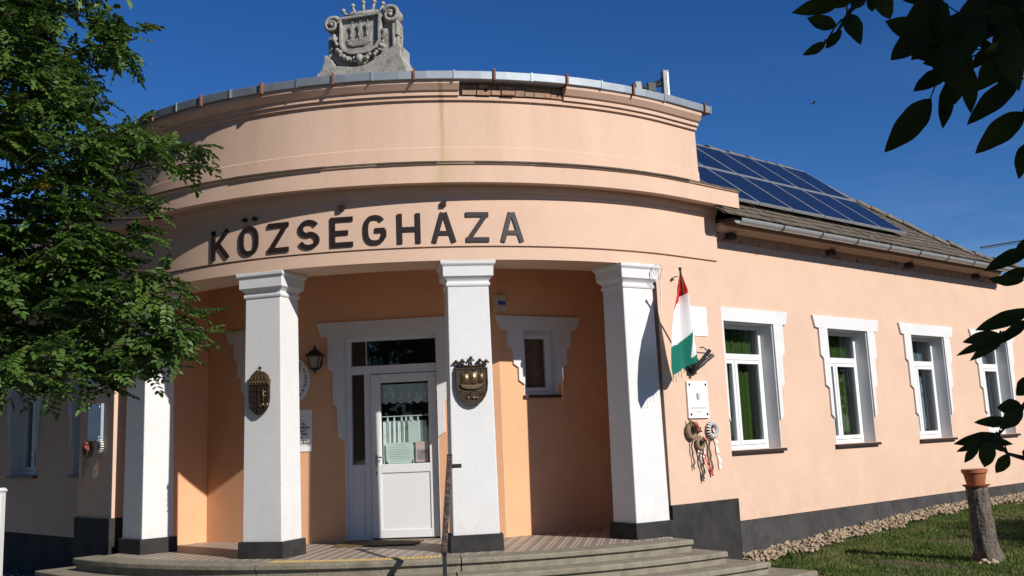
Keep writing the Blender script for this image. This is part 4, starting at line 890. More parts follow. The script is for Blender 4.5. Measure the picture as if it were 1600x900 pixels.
# ---- plaques, wreaths and flag on the right pier
f = Fr(O3 + NR * 5.084, NR); 
e = thing('notice_plate', 'plain white sheet fixed to the pier behind the flag', 'sign', f.p(.40, 2.50, 0))
m = MB(); m.box(f, .19, .60, 2.505, 2.895, .002, .010); obj('plate', m, 'sign_white', e)
m = MB(); rnd = random.Random(4)
for z in (2.80, 2.745, 2.735, 2.70, 2.635):
    x = .30
    while x < .50: l_ = rnd.uniform(.015, .04); m.box(f, x, x + l_, z, z + .004, .010, .0105); x += l_ + .008
obj('print_lines', m, 'engrave', e)
e = thing('memorial_plaque', 'white marble plaque with four dark bolts and round emblem above wreaths', 'plaque', f.p(.26, 1.42, 0))
m = MB(); m.box(f, .045, .475, 1.425, 1.905, .004, .03); obj('slab', m, 'marble', e, bevel=.004)
for s_ in (.09, .43):
    for z in (1.475, 1.86): m = MB(); m.ball(f.p(s_, z, .03), .018, 8, 5); obj('bolt', m, 'black_metal', e, smooth=True)
m = MB()
for i in range(26):
    a = 2 * math.pi * i / 26; x, z = .26 + .118 * math.cos(a), 1.70 + .128 * math.sin(a); q_ = Fr(f.p(x, z, .03), f.n); stroke(m, q_, [(-.010 * math.sin(a) - .004, .010 * math.cos(a)), (.014 * math.cos(a), .014 * math.sin(a))], .005, 0, .0015)
for i in range(14): m.box(f, .10 + .023 * i, .116 + .023 * i, 1.545, 1.570, .03, .0312)
for i in range(5): m.box(f, .205 + .023 * i, .221 + .023 * i, 1.495, 1.520, .03, .0312)
obj('engraving', m, 'engrave', e)
m = MB(); m.prism(f, [(.215 + x + .045, 1.65 + z) for x, z in shield_poly(.075, .10)], .03, .032)
obj('engraved_arms', m, 'engrave', e)
m = MB(); [m.box(f, .225, .256, 1.668 + .02 * k, 1.677 + .02 * k, .032, .0335) for k in range(4)]; obj('arms_bars', m, 'ink', e)

def wreath(f, cx, cz, ro, ri, style, label, grp=None, ribbons=()):
    e = thing('wreath', label, 'wreath', f.p(cx, cz - ro, 0)); n = 28; rr = (ro - ri) / 2; rm = (ro + ri) / 2; o = rr + .01
    if style == 'striped':
        for half, key in ((0, 'black_cloth'), (1, 'flag_white')):
            m = MB()
            for i in range(half, 36, 2):
                rings = []
                for q_ in (0, 1):
                    a = 2 * math.pi * (i + q_) / 36; c = f.p(cx + rm * math.cos(a), cz + rm * math.sin(a), o)
                    rings.append([c + (f.d * math.cos(a) + f.u * math.sin(a)) * rr * (1 + .04 * half) * math.cos(b) + f.n * rr * (1 + .04 * half) * math.sin(b) for b in [2 * math.pi * k / 8 for k in range(8)]])
                m.rings(rings)
            obj('band', m, key, e, smooth=True)
    else:
        m = MB(); rings = []
        for i in range(n + 1):
            a = 2 * math.pi * i / n; c = f.p(cx + rm * math.cos(a), cz + rm * math.sin(a), o); q_ = rr * (1 + .06 * math.sin(i * 2.3))
            rings.append([c + (f.d * math.cos(a) + f.u * math.sin(a)) * q_ * math.cos(b) + f.n * q_ * math.sin(b) for b in [2 * math.pi * k / 8 for k in range(8)]])
        m.rings(rings, cap=False); obj('ring', m, 'straw', e, smooth=True)
        rnd = random.Random(int(cx * 1000)); m = MB()
        a0_, a1_ = (R(-10), R(120)) if style == 'pine' else (R(20), R(75))
        for i in range(26 if style == 'pine' else 8):
            a = rnd.uniform(a0_, a1_); r_ = rnd.uniform(ri, ro * 1.1); c = f.p(cx + r_ * math.cos(a), cz + r_ * math.sin(a), o + rr * .7)
            d = Vector((rnd.uniform(-1, 1), rnd.uniform(-1, 1), rnd.uniform(-1, 1))).normalized() * .05; m.tube([c - d, c + d], [.010, .002], 5)
        obj('greenery', m, 'pine', e)
        m = MB()
        for i in range(7):
            a = rnd.uniform(a0_, a1_ - .4); r_ = rnd.uniform(ri, ro); m.ball(f.p(cx + r_ * math.cos(a), cz + r_ * math.sin(a), o + rr * 1.05), rnd.uniform(.014, .026), 6, 4)
        obj('flowers', m, 'flower_red', e, smooth=True)
    for pts, w, key in ribbons:
        m = MB(); L = []; 
        for i, (s_, z) in enumerate(pts):
            tw = w * .7 * (.85 + .15 * math.cos(i * 1.7)); oo = .03 + .012 * math.sin(i * 2.1); L.append((f.p(s_ - tw / 2, z, oo), f.p(s_ + tw / 2, z, oo + .012)))
        vs_ = [p for a in L for p in a]; m.add(vs_, [(2 * i, 2 * i + 1, 2 * i + 3, 2 * i + 2) for i in range(len(L) - 1)]); obj('ribbon', m, key, e)
    return e
def rib(x0, z0, x1, z1, n=9, wob=.008): return [(x0 + (x1 - x0) * i / n + wob * math.sin(i * 1.3), z0 + (z1 - z0) * i / n) for i in range(n + 1)]
wreath(f, .065, 1.265, .118, .052, 'pine', 'straw wreath with dark pine sprigs and red berries below the marble plaque', ribbons=[(rib(.04, 1.16, .075, .78), .035, 'ribbon_dark'), (rib(.12, 1.25, .17, 1.05), .03, 'pink'), (rib(.16, 1.07, .23, .90), .03, 'flag_white')])
wreath(f, .225, 1.10, .092, .036, 'straw', 'small straw wreath with red rose hung lowest below the marble plaque', ribbons=[(rib(.18, 1.02, .25, .62), .05, 'ribbon_dark'), (rib(.26, 1.03, .265, .65), .03, 'black_cloth'), (rib(.27, 1.10, .30, .93), .04, 'flag_white'), (rib(.28, .98, .45, .70), .035, 'flower_red')])
wreath(f, .50, 1.27, .118, .055, 'striped', 'black and white striped wreath with white ribbon below the marble plaque', ribbons=[(rib(.40, 1.17, .45, .68), .055, 'ribbon_dark'), (rib(.53, 1.33, .57, 1.13), .04, 'pink'), (rib(.57, 1.14, .64, .77), .04, 'flag_white')])
# flag bracket + flag
e = thing('flag_bracket', 'black iron fan of flag sockets on the peach pier', 'flag bracket', f.p(.2, 2.0, 0))
ap = f.p(.16, 2.03, .06)
for nm, s_, z, o in (('socket', .36, 2.30, .20), ('socket', .50, 2.24, .14), ('socket', .02, 2.27, .22)):
    m = MB(); m.tube([ap, f.p(s_, z, o)], .026, 8); obj(nm, m, 'black_metal', e)
m = MB(); m.box(f, .09, .25, 1.99, 2.14, 0, .03); m.box(f, .13, .19, 1.99, 2.07, .03, .09); obj('wall_plate', m, 'black_metal', e)
m = MB(); m.tube([f.p(.22, 2.33, .15), f.p(.35, 2.345, .10), f.p(.50, 2.31, .05), f.p(.56, 2.28, .03), f.p(.60, 2.25, .03)], .008, 6); m.ball(f.p(.60, 2.25, .03), .02, 6, 4); obj('hook', m, 'black_metal', e)
flag = thing('flag', 'red white and green flag hanging from a tilted pole on pier', 'flag', f.p(.1, 2.0, .1))
fo = Fr(O3 + NR * 5.084, NR)
tip = (-.56, 3.26, .52); foot = (.14, 2.02, .07)
m = MB(); m.tube([fo.p(*foot), fo.p(*tip)], .014, 8); m.ball(fo.p(*tip), .022, 6, 5); obj('pole', m, 'wood_dark', flag, smooth=True)
Lf = [(-.43, 3.25), (-.50, 3.13), (-.55, 3.03), (-.61, 2.90), (-.685, 2.75), (-.76, 2.50), (-.80, 2.24), (-.81, 2.00), (-.77, 1.89)]
Rf = [(-.41, 3.25), (-.385, 3.13), (-.355, 3.00), (-.33, 2.88), (-.305, 2.72), (-.27, 2.50), (-.225, 2.30), (-.195, 2.20), (-.19, 2.16)]
def interp(tab, v):
    x = v * (len(tab) - 1); i = min(int(x), len(tab) - 2); k = x - i; return (tab[i][0] + (tab[i + 1][0] - tab[i][0]) * k, tab[i][1] + (tab[i + 1][1] - tab[i][1]) * k)
NVf, NUf = 150, 70; pts = []; cols = []
for j in range(NVf + 1):
    a = interp(Lf, j / NVf); b = interp(Rf, j / NVf)
    for i in range(NUf + 1):
        k = i / NUf; s_ = a[0] + (b[0] - a[0]) * k; z = a[1] + (b[1] - a[1]) * k
        wv = .045 * math.sin(k * 7.5 + j * .013) + .028 * math.sin(k * 15 + 1 + j * .0085); wv *= min(1, j / 34)
        pts.append(fo.p(s_, z, .416 + wv)); 
m = MB(); b0 = 0; m.v = [tuple(p) for p in pts]
for j in range(NVf):
    for i in range(NUf):
        k = (i + .5) / NUf; a = interp(Lf, (j + .5) / NVf); b = interp(Rf, (j + .5) / NVf); s_ = a[0] + (b[0] - a[0]) * k; z = a[1] + (b[1] - a[1]) * k
        # stripe edges droop towards the fly
        z1 = 2.75 + .22 * ((s_ + .69) / .31) ** 1.4 if s_ > -.69 else 2.75
        z2 = 2.28 + .10 * max(0, (s_ + .75) / .40) + .16 * max(0, (s_ + .52) / .2) ** 2
        c = 0 if z > z1 else (1 if z > z2 else 2)
        if z < 2.50 and s_ > -.345 - .25 * (2.50 - z) * .35 and z > 2.13 + .72 * (s_ + .41): c = 1
        w_ = NUf + 1; m.f.append((j * w_ + i, (j + 1) * w_ + i, (j + 1) * w_ + i + 1, j * w_ + i + 1)); m.mi.append(c)
obj('cloth', m, ['flag_red', 'flag_white2', 'flag_green2'], flag, smooth=True)
m = MB()
for k in range(7): m.tube([fo.p(-.72 + .055 * k, 1.92 + .028 * k, .42), fo.p(-.72 + .055 * k + .004, 1.86 + .028 * k - .03 * (k % 2), .42)], .003, 4)
obj('fringe', m, 'flag_green2', flag)
m = MB(); m.tube([f.p(-.10, 3.235, .0), f.p(-.06, 3.26, .04), f.p(-.03, 3.265, .06)], .007, 5); m.ball(f.p(-.10, 3.225, .02), .020, 6, 4); tag(obj('wall_hook', m, 'black_metal'), 'tiny black hook on the pier beside the flag tip', 'hook')
# loose white cable on the fourth capital
fc = colfr[3]; m = MB()
for k in range(3):
    r_ = .055 + .018 * k; cx = .20 + .02 * k; m.tube([fc.p(cx + r_ * .8 * math.cos(a), 3.27 + r_ * 1.3 * math.sin(a), .30 + .012 * math.sin(3 * a + k)) for a in [2 * math.pi * i / 20 for i in range(19)]], .0035, 5)
m.tube([fc.p(.30, 3.40, .30), fc.p(.36, 3.36, .29), fc.p(.385, 3.2, .2), fc.p(.39, 3.0, .2), fc.p(.375, 2.86, .2), fc.p(.355, 2.74, .2)], .006, 5)
tag(obj('loose_cable', m, 'pvc'), 'thin white cable looped over the capital of column by flag', 'cable')

# ---- plaque and wreaths on the left pier
f = Fr(O3 + NL * 5.084, NL)     # s = -sL
e = thing('memorial_plaque', 'grey shaded stone plaque with four bolts on the left pier', 'plaque', f.p(-1.2, 1.48, 0))
m = MB(); m.box(f, -1.40, -.95, 1.475, 1.975, .004, .05); obj('slab', m, 'bluegrey', e, bevel=.004)
for s_ in (-1.35, -1.0):
    for z in (1.52, 1.93): m = MB(); m.ball(f.p(s_, z, .05), .018, 8, 5); obj('bolt', m, 'alu', e, smooth=True)
e = thing('notice_plate', 'small blue-grey plate above the plaque on the left pier', 'sign', f.p(-1.4, 2.2, 0))
m = MB(); m.box(f, -1.52, -1.1, 2.20, 2.45, .003, .02); obj('plate', m, 'bluegrey', e); m = MB(); m.box(f, -1.53, -1.09, 2.19, 2.205, .003, .026); obj('edge', m, 'engrave', e)
wreath(f, -1.42, 1.36, .12, .05, 'straw', 'straw wreath with white and red ribbons on the left pier', ribbons=[(rib(-1.62, 1.34, -1.66, 1.0), .07, 'flag_white'), (rib(-1.60, 1.2, -1.68, .82), .05, 'flower_red'), (rib(-1.5, 1.25, -1.52, 1.1), .05, 'black_cloth')])
wreath(f, -.99, 1.40, .10, .045, 'striped', 'black and white striped wreath with pale ribbon on the left pier', ribbons=[(rib(-1.10, 1.45, -1.17, 1.08), .05, 'pink'), (rib(-1.13, 1.3, -1.19, .98), .04, 'flag_white')])

# ---- handrail on the steps
e = thing('handrail', 'rusty black handrail running down the steps beside the column', 'handrail', (-.82, 11.2, -.5))
a_, b_ = Vector((-.815, 12.55, 1.085)), Vector((-.80, 11.05, .17)); d_ = (b_ - a_).normalized(); sd = Vector((1, 0, 0)); up_ = sd.cross(d_).normalized()
m = MB(); m.hexa([a_ - sd * .028 - up_ * .02, a_ + sd * .028 - up_ * .02, a_ + sd * .028 + up_ * .02, a_ - sd * .028 + up_ * .02, b_ - sd * .03 - up_ * .02, b_ + sd * .03 - up_ * .02, b_ + sd * .03 + up_ * .02, b_ - sd * .03 + up_ * .02]); obj('rail', m, 'rail_paint', e, bevel=.008)
m = MB(); m.box(Fr((-.80, 11.10, 0), (0, -1, 0)), -.02, .02, -.55, .20, -.02, .02); obj('post', m, 'black_metal', e, bevel=.004)
m = MB(); m.box(Fr((-.815, 12.60, 0), (0, -1, 0)), -.02, .13, .955, 1.0, -.03, .03); m.box(Fr((-.815, 12.56, 0), (0, -1, 0)), -.03, .03, .95, 1.115, -.02, .03); obj('wall_arm', m, 'black_metal', e, bevel=.004)
# door mat
m = MB(); m.box(Fr(F0.p(.0, 0, .45), F0.n), -.62, .45, .002, .02, -.28, .30); tag(obj('door_mat', m, 'mat_fibre'), 'brown coir door mat on the porch tiles', 'door mat')

# ---- white post at the left edge
f = Fr((-7.21, 15.2, -.53), (0, -1, 0)); e = thing('post', 'white capped post standing before the shaded left wing', 'post', f.p(0, 0, 0))
m = MB(); m.box(f, -.07, .07, 0, 1.37, -.07, .07); obj('shaft', m, 'pvc', e, bevel=.006)
m = MB(); m.rings([[f.p(sx * w, z, sy * w) for sx, sy in ((-1, 1), (1, 1), (1, -1), (-1, -1))] for w, z in ((.082, 1.37), (.085, 1.385), (.06, 1.42))]); obj('cap', m, 'pvc', e)
# paving slabs and shaded gravel by the left wing
for k in range(9):
    m = MB(); a = -3.1 - k * .92; m.box(Fr(O3, NL), a - .90, a, -.56, -.495 + .004 * (k % 3), 5.42, 6.25); o_ = obj('paving_slab', m, 'paving', pv_, bevel=.008)

# ---- tree stump with pot
sb = Vector((5.72, 13.92, 0)); sb.z = ground_z(sb.x, sb.y)
e = thing('tree_stump', 'short bark-covered tree stump standing in the lawn', 'tree stump', sb)
m = MB(); rings = []; rnd = random.Random(8); n = 28; H = .42 - sb.z
for i in range(15):
    z = H * i / 14; ring = []
    for k in range(n):
        a = 2 * math.pi * k / n; fl = math.exp(-z / .11); rt = max(0, math.cos(3 * a - .5)) ** 2
        r_ = .138 - .014 * (z / H) + fl * (.03 + .09 * rt) + .010 * math.sin(k * 2.4 + z * 6) + .008 * math.sin(k * 4.1 + z * 17) + rnd.uniform(-.006, .006)
        ring.append(sb + Vector((r_ * math.cos(a) + .03 * math.exp(-z / .3) - .03 * z, r_ * math.sin(a), z - (.05 if i == 0 else 0))))
    rings.append(ring)
m.rings(rings); obj('trunk', m, 'bark', e, smooth=True)
m = MB(); rnd = random.Random(12)
for i in range(7): m.ball(sb + Vector((-.12 + rnd.uniform(-.09, .13), -.20 - rnd.uniform(0, .07), .03 + rnd.uniform(-.01, .03))), rnd.uniform(.018, .05), 7, 4, (rnd.uniform(.8, 1.3), .7, .6))
obj('fungus', m, 'cutwood', e, smooth=True)
pb = sb + Vector((-.03 * H + .0, 0, H)); pb.x -= .005
e = thing('flower_pot', 'terracotta plant pot with saucer standing on the tree stump', 'flower pot', pb)
m = MB(); m.lathe(pb, [(.02, .035), (.105, .035), (.108, .04), (.138, .175), (.150, .178), (.154, .182), (.157, .222), (.152, .226), (.142, .224), (.138, .19), (.03, .18)], 28); obj('pot', m, 'terracotta', e, angle=30)
m = MB(); m.lathe(pb, [(.02, .002), (.13, .002), (.165, .028), (.168, .034), (.160, .034), (.125, .012), (.02, .012)], 28); obj('saucer', m, 'terracotta', e, angle=30)
m = MB(); m.lathe(pb, [(.001, .188), (.137, .19)], 20); obj('soil', m, 'soil', e)

# ---- gravel strip and lawn
def pebbles(fr_, s0, s1, o0, o1, zf, n, seed, name, key, zr=.02):
    rnd = random.Random(seed); m = MB()
    for i in range(n):
        s_ = rnd.uniform(s0, s1); o = o0 + (o1 - o0) * rnd.random() ** 1.15; r_ = .011 + .028 * rnd.random() ** 1.6; o += .10 * math.sin(s_ * 2.3) * math.sin(s_ * 5.1) * (o - o0) / (o1 - o0); p = fr_.p(s_, 0, o); z = zf(p, o) + rnd.uniform(0, zr)
        sq = (rnd.uniform(.8, 1.3), rnd.uniform(.7, 1.1), rnd.uniform(.5, .85)); rz = Matrix.Rotation(rnd.random() * 6.28, 3, 'Z') @ Matrix.Rotation(rnd.uniform(-.4, .4), 3, 'X')
        m.ball((p.x, p.y, z + r_ * .3), r_, 6, 3, sq, rz)
    return obj(name, m, key, kind='stuff', smooth=True)
def berm(p, o): return ground_z(p.x, p.y) + .10 * max(0, 1 - (o - 5.05) / .55)
pg = pebbles(frR, .98, 11.0, 5.05, 5.37, berm, 3400, 5, 'gravel_strip', 'pebble', .05); tag(pg, 'pale pebble strip along the foot of the long wing', 'gravel')
m = MB(); rr_ = []
for i in range(40):
    s_ = .98 + 10.5 * i / 39; rr_.append([Vector((*frR.p(s_, 0, o).xy, berm(frR.p(s_, 0, o), o) + .012)) for o in (5.03, 5.12, 5.2, 5.29)])
m.rings(rr_, cap=False, close=False); obj('gravel_bed', m, 'pebble', pg)
pg = pebbles(Fr(O3, NL), -9.5, -1.85, 4.82, 5.40, lambda p, o: -.52, 1500, 6, 'gravel_strip', 'pebble_dark', .03); tag(pg, 'dark pebble strip along the foot of the shaded left wing', 'gravel')
def lawn(n, seed):
    rnd = random.Random(seed); m = MB(); c = 0
    while c < n:
        u = rnd.uniform(.35, 10.5); off = 5.22 + 4.9 * rnd.random() ** 1.15 + .08 * math.sin(u * 2.9)
        p = frR.p(u, 0, off)
        if off < 6.75 and u < .62 + (6.75 - off) * .35: continue
        if (p.x - sb.x) ** 2 + (p.y - sb.y) ** 2 < .03: continue
        pat = math.sin(p.x * 2.1 + 1) * math.sin(p.y * 1.7) + .5 * math.sin(p.x * 5.3 + p.y * 4.1)
        if pat > .62 and rnd.random() < .85: continue
        z = ground_z(p.x, p.y) - .005; h = rnd.uniform(.025, .065) * (1.25 if off < 5.9 else 1); a = rnd.random() * 6.28; w = rnd.uniform(.005, .009); lx, ly = rnd.uniform(-.03, .03), rnd.uniform(-.03, .03)
        dx, dy = math.cos(a) * w, math.sin(a) * w
        b = len(m.v); m.v += [(p.x - dx, p.y - dy, z), (p.x + dx, p.y + dy, z), (p.x + dx * .7 + lx * .4, p.y + dy * .7 + ly * .4, z + h * .6), (p.x + lx, p.y + ly, z + h)]; m.f += [(b, b + 1, b + 2), (b, b + 2, b + 3)]; m.mi += [0, 0]; c += 1
    return m
lw = obj('lawn_grass', lawn(115000, 3), 'grass', kind='stuff'); tag(lw, 'short patchy green lawn before the long wing', 'grass')
m = MB(); rnd = random.Random(31)          # small weeds at the plinth
for (u, o) in ((4.05, 5.13), (8.2, 5.2), (1.5, 5.5)):
    p = frR.p(u, 0, o); z = berm(p, o)
    for i in range(16):
        a = rnd.random() * 6.28; r_ = rnd.uniform(.02, .09); h = rnd.uniform(.05, .17); q_ = Vector((p.x, p.y, z)); t = q_ + Vector((math.cos(a) * r_, math.sin(a) * r_, h)); sd_ = Vector((-math.sin(a), math.cos(a), 0)) * .012
        m.add([q_, (q_ + t) / 2 + sd_ + Vector((0, 0, .02)), t, (q_ + t) / 2 - sd_ + Vector((0, 0, .02))], [(0, 1, 2, 3)])
tag(obj('weeds', m, 'leaf', kind='stuff'), 'small green weeds growing in the pebble strip', 'weeds')

# ---- power line and bird
m = MB(); A, B = Vector((10.35, 23.6, 5.02)), Vector((30, 34, 9.4)); pts = []
for i in range(25): k = i / 24; p = A.lerp(B, k); p.z -= .9 * 4 * k * (1 - k) * .25; pts.append(p)
m.tube(pts, .016, 6); m.tube([p + Vector((0, 0, -.04 - .10 * i / 24)) for i, p in enumerate(pts)], .006, 5); tag(obj('power_line', m, 'black_metal'), 'black overhead power line running off from the roof hip', 'cable')
bp_ = Vector((17.73, 60, 19.7)); m = MB(); m.ball(bp_, .06, 6, 5, (1.9, .6, .6)); m.add([bp_ + Vector(v) for v in ((-.05, 0, .03), (.08, 0, .03), (.08, -.12, .10), (.0, -.15, .11), (-.05, 0, .03), (.08, 0, .03), (.08, .12, .08), (.02, .15, .09))], [(0, 1, 2, 3), (4, 5, 6, 7)]); m.add([bp_ + Vector(v) for v in ((-.09, -.02, 0), (-.18, -.03, .01), (-.18, .03, .01), (-.09, .02, 0))], [(0, 1, 2, 3)])
tag(obj('bird', m, 'black_metal'), 'small dark bird flying in the blue sky', 'bird')

# ================================================================== trees
def leaflet(m, p, d, nrm_, L, w, mi=0):
    s = d.cross(nrm_).normalized(); fold = nrm_ * (w * .25)
    b = len(m.v)
    m.v += [tuple(p), tuple(p + d * L * .3 + s * w * .5 + fold), tuple(p + d * L * .78 + s * w * .42 + fold), tuple(p + d * L), tuple(p + d * L * .78 - s * w * .42 + fold), tuple(p + d * L * .3 - s * w * .5 + fold)]
    m.f += [(b, b + 1, b + 2, b + 3), (b, b + 3, b + 4, b + 5)]; m.mi += [mi, mi]
def pinnate(m, rnd, p, d, L, pairs, ls, lw_, mi=0):
    up = Vector((rnd.uniform(-.5, .5), rnd.uniform(-.5, .5), 1)).normalized(); s = d.cross(up).normalized(); up = s.cross(d).normalized()
    for i in range(pairs):
        k = (i + .7) / pairs; q_ = p + d * L * k + Vector((0, 0, -.25 * L * k * k)); dd = (d + Vector((0, 0, -.5 * k))).normalized()
        for sg in (-1, 1):
            ld = (s * sg + dd * .35 + Vector((0, 0, -rnd.uniform(.0, .5)))).normalized(); nn = (up + Vector((rnd.uniform(-.4, .4), rnd.uniform(-.4, .4), 0))).normalized()
            leaflet(m, q_, ld, nn, ls * rnd.uniform(.8, 1.15) * (1 - .25 * k), lw_ * (1 - .2 * k), mi)
    leaflet(m, p + d * L + Vector((0, 0, -.25 * L)), (d + Vector((0, 0, -.5))).normalized(), up, ls, lw_, mi)
def inpoly(x, y, poly):
    r = False; n = len(poly)
    for i in range(n):
        (x0, y0), (x1, y1) = poly[i], poly[i - 1]
        if (y0 > y) != (y1 > y) and x < (x1 - x0) * (y - y0) / (y1 - y0) + x0: r = not r
    return r
# left locust tree, about seven metres away
rnd = random.Random(42); base = Vector((-5.0, 7.4, -.53))
lt = thing('locust_tree', 'leafy green locust tree hanging over the left end of facade', 'tree', base)
m = MB(); m.tube([base, base + Vector((.05, 0, 1.2)), base + Vector((.2, .05, 2.4)), base + Vector((.35, .0, 3.6)), base + Vector((.3, .1, 5.0))], [.15, .12, .10, .07, .03], 10); obj('trunk', m, 'bark', lt, smooth=True)
sil = [(-260, -260), (60, -250), (150, -120), (110, -10), (150, 12), (90, 40), (150, 55), (190, 22), (222, 40), (215, 85), (165, 125), (185, 165), (140, 160), (165, 195), (215, 190), (255, 185), (260, 215), (325, 228), (310, 270), (255, 262), (215, 285), (250, 320), (300, 335), (255, 350), (275, 385), (210, 375), (190, 405), (235, 420), (265, 430), (325, 490), (345, 550), (300, 520), (265, 560), (290, 595), (255, 590), (225, 555), (190, 605), (150, 575), (115, 605), (85, 590), (50, 610), (20, 590), (0, 610), (-60, 640), (-260, 620)]
m = MB(); mw = MB(); limbs = []
src = [base + Vector((.1, 0, 1.9)), base + Vector((.2, .05, 2.5)), base + Vector((.3, 0, 3.2)), base + Vector((.32, .05, 4.1))]
n_tw = 0; tries = 0
while n_tw < 930 and tries < 30000:
    tries += 1; x = rnd.uniform(-260, 345); y = rnd.uniform(-255, 630)
    if not inpoly(x, y, sil): continue
    if x < -40 and rnd.random() < .5: continue
    # leave a few sky gaps
    if any((x - gx) ** 2 + (y - gy) ** 2 < gr ** 2 for gx, gy, gr in ((105, 212, 26), (12, 325, 22), (140, 58, 34), (48, 352, 20), (100, 12, 22), (112, 370, 18), (60, 290, 16), (180, 265, 20), (20, 140, 15))): continue
    Y = 7.2 + rnd.uniform(-1.0, 1.0) * (1 if x < 150 else .55); tipp = at(x, y, Y); n_tw += 1
    s0 = min(src, key=lambda q: abs(q.z - (tipp.z - .5))); outd = (tipp - s0); outd.z *= .3; outd.normalize()
    td = (outd + Vector((rnd.uniform(-.5, .5), rnd.uniform(-.6, .6), rnd.uniform(-.45, .35)))).normalized()
    bpt = tipp - td * rnd.uniform(.18, .3)
    mw.tube([bpt, (bpt + tipp) / 2 + Vector((0, 0, .015)), tipp], [.006, .005, .002], 4, cap=False)
    yel = rnd.random() < .03
    for k in range(rnd.randint(5, 7)):
        q_ = bpt + (tipp - bpt) * rnd.random(); d = (td * .7 + Vector((rnd.uniform(-1, 1), rnd.uniform(-1, 1), rnd.uniform(-.6, .5)))).normalized()
        pinnate(m, rnd, q_, d, rnd.uniform(.12, .20), rnd.randint(5, 7), rnd.uniform(.046, .066), .031, 1 if (yel and k == 0) else 0)
for tx_, ty_ in ((300, 245), (215, 60), (280, 340), (330, 540), (240, 570), (110, 580), (60, 100), (20, 400), (150, 230), (-80, 100), (-80, 450), (60, -150), (180, 450)):
    tp = at(tx_, ty_, 7.2 + rnd.uniform(-.5, .5)); s0 = min(src, key=lambda q: abs(q.z - (tp.z - .4))); md = s0.lerp(tp, .5) + Vector((0, 0, .12))
    mw.tube([s0, s0.lerp(md, .5) + Vector((0, 0, .05)), md, tp], [.042, .032, .021, .005], 6, cap=False)
obj('branches', mw, 'twig', lt, smooth=True, kind='stuff'); obj('crown', m, ['leaf', 'leaf_yellow'], lt)
LT_ = (lt, base)

# generic crown used for trees beside and behind the viewer
def crown(m, rnd, c, rad, n, ls, lw_):
    for i in range(n):
        v = Vector((rnd.gauss(0, 1), rnd.gauss(0, 1), rnd.gauss(0, 1))).normalized() * (rnd.random() ** .45); p = c + Vector((v.x * rad[0], v.y * rad[1], v.z * rad[2]))
        d = (v + Vector((rnd.uniform(-.6, .6), rnd.uniform(-.6, .6), rnd.uniform(-.8, .2)))).normalized(); pinnate(m, rnd, p, d, ls * 4, 4, ls, lw_)
m = MB(); rnd = random.Random(61)       # locust's crown continued above and beyond the frame, added to shade the left yard
crown(m, rnd, Vector((-4.3, 7.2, 6.3)), (1.9, 1.9, 1.9), 1500, .10, .06); crown(m, rnd, Vector((-6.0, 7.0, 4.2)), (1.5, 1.9, 2.2), 1200, .10, .06); obj('upper_crown', m, 'leaf', lt)
# near tree: its leaves hang into the upper right of the view
nb = Vector((3.3, -.3, -.53)); nt = thing('near_tree', 'dark-leaved tree overhanging the sky beside the solar roof', 'tree', nb)
m = MB(); m.tube([nb, nb + Vector((-.05, 0, 1.3)), nb + Vector((-.2, .2, 2.4)), nb + Vector((-.6, .6, 3.4)), nb + Vector((-.9, .9, 4.3))], [.16, .13, .11, .07, .03], 10); obj('trunk', m, 'bark', nt, smooth=True)
rnd = random.Random(5); m = MB(); crown(m, rnd, Vector((2.30, .55, 3.05)), (1.15, 1.1, 1.45), 2300, .085, .05); obj('crown', m, 'near_leaf', nt)  # off-frame crown set toward the sun, added to shade the hanging leaves
def big_leaf(b, t, w, nv, curl):
    """single leaf blade from base b to tip t: folded along the midrib, slightly curled"""
    m = MB(); ax = t - b; L = ax.length; ax.normalize(); s = ax.cross(nv).normalized(); up = s.cross(ax).normalized(); n = 11; rows = []
    for i in range(n + 1):
        k = i / n; ww = w / 2 * max(.03, math.sin(math.pi * (k ** .92)) ** .8 * (1.05 - .1 * k)) * (1 + .035 * math.sin(k * 17 + w * 900)); c = b + ax * L * k + up * curl * L * math.sin(math.pi * k)
        rows.append([c - s * ww + up * ww * .25, c - s * ww * .5 + up * ww * .09, c, c + s * ww * .5 + up * ww * .09, c + s * ww + up * ww * .25])
    m.rings(rows, cap=False, close=False); return m
LV = [(1322, -6, 1237, 20, 32), (1308, 41, 1261, 28, 26), (1290, 66, 1254, 86, 17), (1315, 47, 1290, 76, 16), (1323, 22, 1345, 70, 30), (1360, -8, 1363, 18, 20), (1378, -12, 1391, 30, 30), (1405, -4, 1455, 3, 16),
      (1505, 75, 1412, 80, 42), (1480, 5, 1426, 62, 46), (1483, 107, 1427, 143, 30), (1455, 154, 1382, 238, 44), (1484, 121, 1473, 201, 25), (1500, 98, 1492, 163, 30), (1513, 98, 1517, 177, 27), (1590, 124, 1511, 195, 36), (1600, 175, 1524, 240, 40), (1607, 222, 1592, 280, 26),
      (1543, 75, 1521, 107, 20), (1560, 95, 1542, 126, 19), (1567, 30, 1592, 142, 48), (1335, -10, 1300, 12, 22), (1348, -8, 1330, 14, 24),
      (1610, 483, 1524, 516, 26), (1563, 522, 1504, 535, 21), (1560, 530, 1494, 556, 15), (1572, 522, 1515, 564, 18), (1606, 500, 1563, 537, 18), (1612, 590, 1588, 618, 28), (1600, 640, 1558, 637, 28), (1580, 657, 1522, 660, 17), (1598, 640, 1562, 670, 24), (1562, 679, 1490, 694, 19), (1556, 681, 1494, 706, 17), (1530, 694, 1507, 723, 14), (1550, 689, 1538, 730, 27), (1540, 686, 1583, 694, 13), (1576, 709, 1556, 739, 20), (1548, 690, 1573, 706, 12),
      (1612, 388, 1538, 424, 26), (1615, 420, 1556, 441, 20), (1618, 372, 1588, 405, 28), (1600, 438, 1545, 436, 18), (1612, 700, 1600, 715, 16)]
rnd = random.Random(77)
